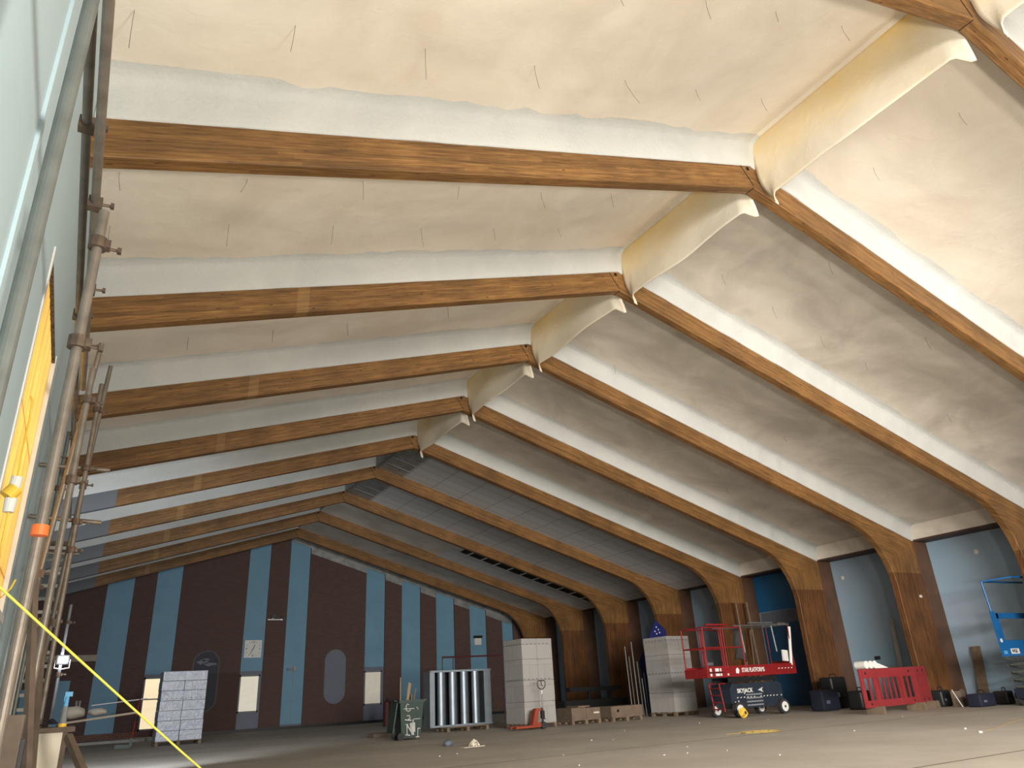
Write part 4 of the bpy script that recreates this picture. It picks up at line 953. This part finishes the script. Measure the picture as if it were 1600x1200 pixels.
for z in (.25, .45, .65, .85): b.tube((-.19-.1*(z-.18)/.8, .22, z), (-.19-.1*(z-.18)/.8, .66, z), .018, 8)
b.tube((-.28, .22, .98), (-.02, .22, .98), .02, 8); b.tube((-.28, .66, .98), (-.02, .66, .98), .02, 8)
b.build('ladder', M_red, t)
b = MB()
for i, x in enumerate((DL+.20, DL+.42, DL+.62)): b.bx(x, x+[.07, .17, .06][i], -.03, -.021, 1.20, 1.27).bx(x, x+[.07, .15, .05][i], -.03, -.021, 1.33, 1.42)
b.bx(DL+.92, DL+.97, -.03, -.021, 1.2, 1.26); b.build('white_stickers', M_white, t)
MB().bx(DL+.12, DL+.78, -.028, -.0215, 1.285, 1.315).build('black_stripe', M_black, t)
text('lettering', 'STAR PLATFORMS', .175, M_white, t, (DL+2.05, -.024, 1.33), (math.pi/2, 0, 0), .002, 'CENTER', .004, .72)
b = MB(); b.poly([(DL+1.28, 1.26), (DL+1.40, 1.24), (DL+1.44, 1.34), (DL+1.38, 1.42), (DL+1.30, 1.38)], 'y', -.028, -.021); b.build('emblem', M_white, t)
text('lettering', 'SKYJACK', .17, M_white, t, (.62, .054, .74), (math.pi/2, 0, 0), .002, 'CENTER', .004)
b = MB(); b.poly([(1.18, .74), (1.42, .82), (1.36, .74), (1.42, .66)], 'y', .048, .056); b.build('arrow_mark', M_paint, t)
b = MB()
for i in range(13):
    if i != 6: b.box((.26+i*.145, .052, .555), (.055, .01, .022), Matrix.Rotation(-.3, 3, 'Y'))
for i in range(5): b.box((DR-.78+i*.15, -.026, 1.34), (.06, .01, .022), Matrix.Rotation(-.3, 3, 'Y'))
for p_ in ((.14, .38), (.24, .32), (2.2, .5), (.28, .4)): b.tube((p_[0], .05, p_[1]+.05), (p_[0], .06, p_[1]+.05), .02, 8)
b.build('reflector', M_white, t)
MB().box((DL+.35, .1, 1.55), (.22, .10, .10), None, .02).build('control_box', M_steel, t)
# yellow charger cable reel hung on the near wheel, folded cloths on deck, timber poles behind
t2 = thing('cable_coil', 'yellow cable coil leaning on the near front wheel of the red lift', 'cable', (at(1161, 1112, 17.2).x, 17.2, -.045))
b = MB()
for j in range(4):
    r0 = .13-.022*j; b.path([(r0*math.cos(a)*1.15+.01*j, -.02*j+.02*math.sin(3*a), .20+r0*math.sin(a)) for a in [i*2*math.pi/18 for i in range(19)]], .016, 6)
b.build('coil', M_yellow, t2); MB().box((-.07, 0, .2), (.10, .09, .12), None, .02).build('plug', M_yellow, t2)
def pole_thing(px0, py0, px1, py1, Yd, r, m, label, name='timber_pole', grp='timber poles leaning on the column'):
    a = at(px0, py0, Yd); c = at(px1, py1, Yd)
    foot = Vector((c.x+(c.x-a.x)*(c.z)/(a.z-c.z), Yd-.15, 0)); o = MB().tube((0, 0, 0), a-foot, r, 10).build(name, m); o.location = foot; return props(o, label, 'pole', grp)
pole_thing(1149, 940, 1168, 1058, 22.55, .042, M_pallet, 'tall pale pole leaning on the column behind the red lift, left one')
pole_thing(1166, 941, 1186, 1055, 22.5, .042, M_pallet, 'tall pale pole leaning on the column behind the red lift, right one')
pole_thing(1172, 985, 1178, 1058, 22.4, .03, M_pallet, 'short thin pole between the two tall ones behind the red lift')
o = MB().grid(14, 12, lambda u, v: ((u-.5)*.5+.04*math.sin(v*11), .12*math.sin(u*7)*v-.05, -.95*v+.05*math.sin(u*5))).build('hanging_jacket', M_dark, None, True)
o.modifiers.new('t', 'SOLIDIFY').thickness = .03; o.location = (8.32+1.55, 18.60, 2.60); props(o, 'dark jacket hanging from the far rail of the red lift', 'jacket')
# coiled cable on the floor
P = on_floor(1188, 1144)
o_ = []
rr = random.Random(5)
for i in range(46): a = i*.55; r0 = .26+.14*math.sin(i*.7); o_.append((r0*math.cos(a)*1.4, r0*math.sin(a)*1.0, .012+.004*(i % 2)))
o_ += [(-.5, .1, .012), (-.8, .2, .012)]
o = MB().path(o_, .005, 6).build('floor_cable', M_ochre); o.location = (P.x, P.y, 0); props(o, 'tangled yellow cable lying on the floor before the red lift', 'cable')

# ------------------------------------------------------------------ plastic barrier and things by the right wall
def barrier(loc, rz, label, L=2.05):
    t = thing('plastic_barrier', label, 'barrier', loc, rz, 'red plastic barriers')
    zb, ztp = .17, 1.15; b = MB()
    b.bx(0, L, -.03, .03, ztp-.24, ztp, .012).bx(0, L, -.03, .03, zb, zb+.18, .012).bx(0, .13, -.03, .03, zb+.16, ztp-.22, .01).bx(L-.13, L, -.03, .03, zb+.16, ztp-.22, .01)
    n = 10
    for i in range(1, n): x = .13+(L-.26)*i/n; b.bx(x-.022, x+.022, -.022, .022, zb+.16, ztp-.22)
    b.bx(.13, L-.13, -.02, .02, zb+.16, zb+.30) if False else None
    b.bx(.62, .74, -.028, .028, zb+.16, ztp-.22).bx(L-.74, L-.62, -.028, .028, zb+.16, ztp-.22)
    b.build('panel', M_redpl, t)
    b = MB()
    for x in (.25, L-.25): b.tube((x, -.035, ztp-.11), (x, -.029, ztp-.11), .035, 12).tube((x, -.035, zb+.09), (x, -.029, zb+.09), .03, 12)
    b.build('dark_hole', M_hole, t)
    for i, x in enumerate((.42, L-.22)):
        f_ = MB().poly([(x-.06, 0.0), (x+.06, 0.0), (x+.05, .12), (x+.03, .20), (x-.03, .20), (x-.05, .12)], 'y', -.26, .26).build('foot', M_pallet if i else M_card, t)
    return t
P = at(1354, 1108, 13.9)
barrier((P.x, 13.9, 0), .05, 'red slatted plastic barrier standing on feet before the blue wall', 2.6)
barrier((P.x+2.66, 14.05, 0), .20, 'second red plastic barrier, partly folded behind the right end of the first', .85)
P = at(1355, 1040, 13.9)
t = thing('lining_rolls', 'white rolls bundled on top of the left end of the red barrier', 'roll', (P.x, 13.95, 1.155))
for i in range(3): MB().tube((-.18+i*.19, -.16, .10), (-.18+i*.19, .16, .10), .10, 16).build('roll', M_white, t)
MB().poly([(.32, 0.0), (.9, .0), (.34, .17)], 'y', -.06, .06).build('loose_tail', M_white, t)
o = MB().bar((0, 0, 0), (-.10, .15, 2.78), .12, .03).build('leaning_board', M_oval); P = at(1410, 1040, 15.6); o.location = (P.x+.6, 15.6, 0.01)
v = ray(1414, 1042); p0 = CAM+v*((15.6-CAM.x)/v.x); v = ray(1395, 966); p1 = CAM+v*((15.83-CAM.x)/v.x)
d = (p0-p1); foot = p1+d*(p1.z/(p1.z-p0.z))
bpy.data.objects.remove(o)
p1.x = XW-.16; foot.x = XW-.75; foot.z = 0
stick('leaning_board', foot+Vector((0, 0, .02)), p1, .04, .14, M_kerb, 'slim grey board leaning on the blue wall behind the barrier', 'board')
v = ray(1525, 1010); p1 = CAM+v*((15.86-CAM.x)/v.x)
stick('leaning_plank', (p1.x-.28, p1.y+.02, 0.0), (p1.x-.05, p1.y, p1.z), .07, .30, M_pallet, 'broad weathered plank leaning on the blue wall near the right edge', 'plank')
P = at(1494, 1103, 13.9)
t = thing('upturned_block', 'pale cardboard box standing by the foot of the nearest full column', 'box', (P.x, 13.75, 0), .2)
MB().bx(-.17, .17, -.14, .14, 0, .42, .01).build('carton', M_card, t); MB().poly([(-.17, .42), (.17, .42), (.10, .47), (-.14, .46)], 'y', -.13, -.12).build('flap', M_card, t)
# dark bags and toolboxes in a row along the wall
def bag(px, Yd, w_, d_, h_, m, label, name='tool_bag', cat='bag'):
    p = at(px, 1100, Yd)
    t = thing(name, label, cat, (p.x, Yd, 0), random.uniform(-.2, .2))
    b = MB(); b.bx(-w_/2, w_/2, -d_/2, d_/2, 0, h_, min(w_, h_, d_)*.16); b.build('body', m, t, True)
    MB().path([(-w_*.25, -d_*.1, h_-.01), (-w_*.18, -d_*.1, h_+.09), (w_*.18, -d_*.1, h_+.09), (w_*.25, -d_*.1, h_-.01)], .014, 6).build('handle', M_black, t)
    MB().bx(-w_*.3, -w_*.1, -d_/2-.008, -d_/2+.0, h_*.35, h_*.5).build('badge', M_oval, t)
    return t
bag(1290, 17.2, .85, .5, .62, M_navy2, 'large navy bag standing between the fifth column and the barrier')
bag(1308, 17.9, .75, .5, .98, M_black, 'tall black case behind the large navy bag', 'tool_case', 'case')
bag(1345, 16.3, .6, .5, .55, M_black, 'black bag hidden partly behind the left end of the barrier')
bag(1472, 14.4, .65, .4, .45, M_black, 'black bag between the barrier and the cardboard box')
bag(1535, 13.0, .75, .4, .34, M_navy2, 'navy holdall on the floor before the leaning plank')
bag(1572, 12.95, .4, .4, .36, M_black, 'small black bag right of the navy holdall')
stick('snow_shovel', (at(1505, 1100, 13.4).x-.05, 13.4, .01), at(1487, 1078, 13.4), .02, .02, M_white, 'thin white stick leaning by the cardboard box', 'stick')
v = ray(1452, 932); p = CAM+v*((15.2-CAM.x)/v.x)
o = MB().box((0, 0, 0), (.12, .02, .08)).build('tied_rag', M_white); o.location = (14.75, YF[3]-.012, at(1452, 932, YF[3]).z); props(o, 'small white rag pinned on the nearest full column', 'rag')

# ------------------------------------------------------------------ blue scissor lift at the right edge
P = at(1533, 909, 11.95); Q = at(1547, 955, 11.95); B_ = at(1566, 1026, 11.95)
t = thing('work_platform', 'bright blue railed work platform cut by the right edge of the view', 'scissor lift', (Q.x, 11.95, 0))
zb = B_.z; zm = Q.z; zt2 = P.z; x0 = 0.0
b = MB(); b.bx(0, .14, -.03, .03, zb, zm).bx(.20, .30, -.02, .04, zb+.0, zm-.06).bx(.30, 2.2, -.02, .02, zb, zb+.42).bx(.14, 2.2, -.02, .03, zm-.20, zm-.05).bx(.25, 2.2, -.66, .0, zb, zb+.05)
b.bx(1.9, 2.05, -.03, .03, zb, zm)
b.build('platform', M_bluel_m, t)
b = MB(); b.tube((.05, 0, zm-.05), (P.x-Q.x, 0, zt2), .028, 10); b.tube((P.x-Q.x, 0, zt2), (2.2, 0, zt2+.02), .026, 10); b.tube((P.x-Q.x, 0, zt2), (.35, -.66, zt2+.05), .026, 10); b.tube((.35, -.66, zt2+.05), (2.2, -.66, zt2+.06), .026, 10)
b.tube((1.9, -.66, zm), (1.9, -.66, zt2), .022, 8); b.build('guard_rail', M_bluel_m, t)
MB().tube((.07, -.038, zb+.42), (.07, -.031, zb+.42), .055, 18).build('round_sticker', M_white, t)
MB().bx(.04, .2, -.04, -.031, zb+.06, zb+.15).build('blue_sticker', M_bluec, t)
MB().bx(.42, .85, -.028, -.021, zb+.06, zb+.20).build('sign_plate', M_white, t)
text('lettering', 'WGS', .12, M_black, t, (.60, -.030, zb+.13), (math.pi/2, 0, 0), .001, 'CENTER', .004)
b = MB()
for i in range(4):
    za = .45+i*(zb-.5)/4; zb2 = .45+(i+1)*(zb-.5)/4
    b.bar((.3, .1, za), (2.2, .1, zb2), .05, .04).bar((2.2, .1, za), (.3, .1, zb2), .05, .04); b.tube((.3, -.6, za+.02), (.3, .05, za+.02), .025, 8)
b.build('scissor_arms', M_tubeg, t)
MB().bx(.2, 2.2, -.6, .1, .18, .44, .03).build('chassis', M_navy2, t)
for x in (.42, 2.0):
    for y in (-.6, .1): MB().tube((x, y-.06, .18), (x, y+.06, .18), .18, 20).build('wheel', M_dark, t)

# ------------------------------------------------------------------ debris on the floor
P = on_floor(700, 1166)
o = MB().sphere((0, 0, 0), 1, (.11, .10, .08), 14, 10).build('crumpled_rag', M_oval, None, True); o.location = (P.x, P.y, .06); md = o.modifiers.new('d', 'DISPLACE'); md.texture = tx; md.strength = .06
props(o, 'crumpled grey-blue rag on the floor in front of the duct silencer', 'rag')
P = on_floor(738, 1167)
t = thing('torn_bag', 'torn cream paper bag on a scrap sheet in front of the duct silencer', 'bag', (P.x, P.y, 0), .1)
MB().bx(-.27, .27, -.10, .10, .0, .012).build('sheet', M_pale, t)
o = MB().grid(12, 10, lambda u, v: ((u-.5)*.22+.05, (v-.5)*.14, .02+.12*math.sin(math.pi*u)**.6*math.sin(math.pi*v)**.6+.02*math.sin(u*20+v*9))).build('crumpled_paper', M_pale, t, False, False)
MB().path([(.03, -.06, .07), (.07, -.075, .10), (.10, -.06, .06), (.06, -.07, .04)], .008, 6).build('dark_print', M_navy, t)
rr = random.Random(11)
scr = [(687, 1182), (714, 1178), (880, 1180), (1093, 1130), (1200, 1125), (958, 1156), (976, 1142), (1074, 1167), (1074, 1177), (1038, 1180), (1218, 1180), (1508, 1139), (1532, 1145), (1335, 1142), (1410, 1120), (905, 1196), (924, 1157), (1136, 1173)]
for i, (px, py) in enumerate(scr):
    P = on_floor(px, py); s_ = rr.uniform(.008, .016)*(1.0 if i not in (11, 12) else 1.6)
    o = MB().box((0, 0, 0), (s_*2.2, s_*1.6, s_*1.1), Matrix.Rotation(rr.uniform(-.3, .3), 3, 'X'), s_*.12).build('plaster_crumb', M_white); o.location = (P.x, P.y, s_*.36); o.rotation_euler = (0, 0, rr.uniform(0, 3))
    props(o, 'tiny white crumb of foam lying on the open concrete floor', 'debris', 'white crumbs scattered on the floor')
P = on_floor(1600, 1124); Q = on_floor(1552, 1140)
o = MB().path([(P.x+.6, P.y+.25, .01), (P.x, P.y, .01), ((P.x+Q.x)/2, (P.y+Q.y)/2+.05, .01), (Q.x, Q.y, .01), (Q.x-.5, Q.y-.1, .01)], .006, 6).build('floor_lead', M_gold); props(o, 'pale yellow lead trailing over the floor at the right edge', 'cable')
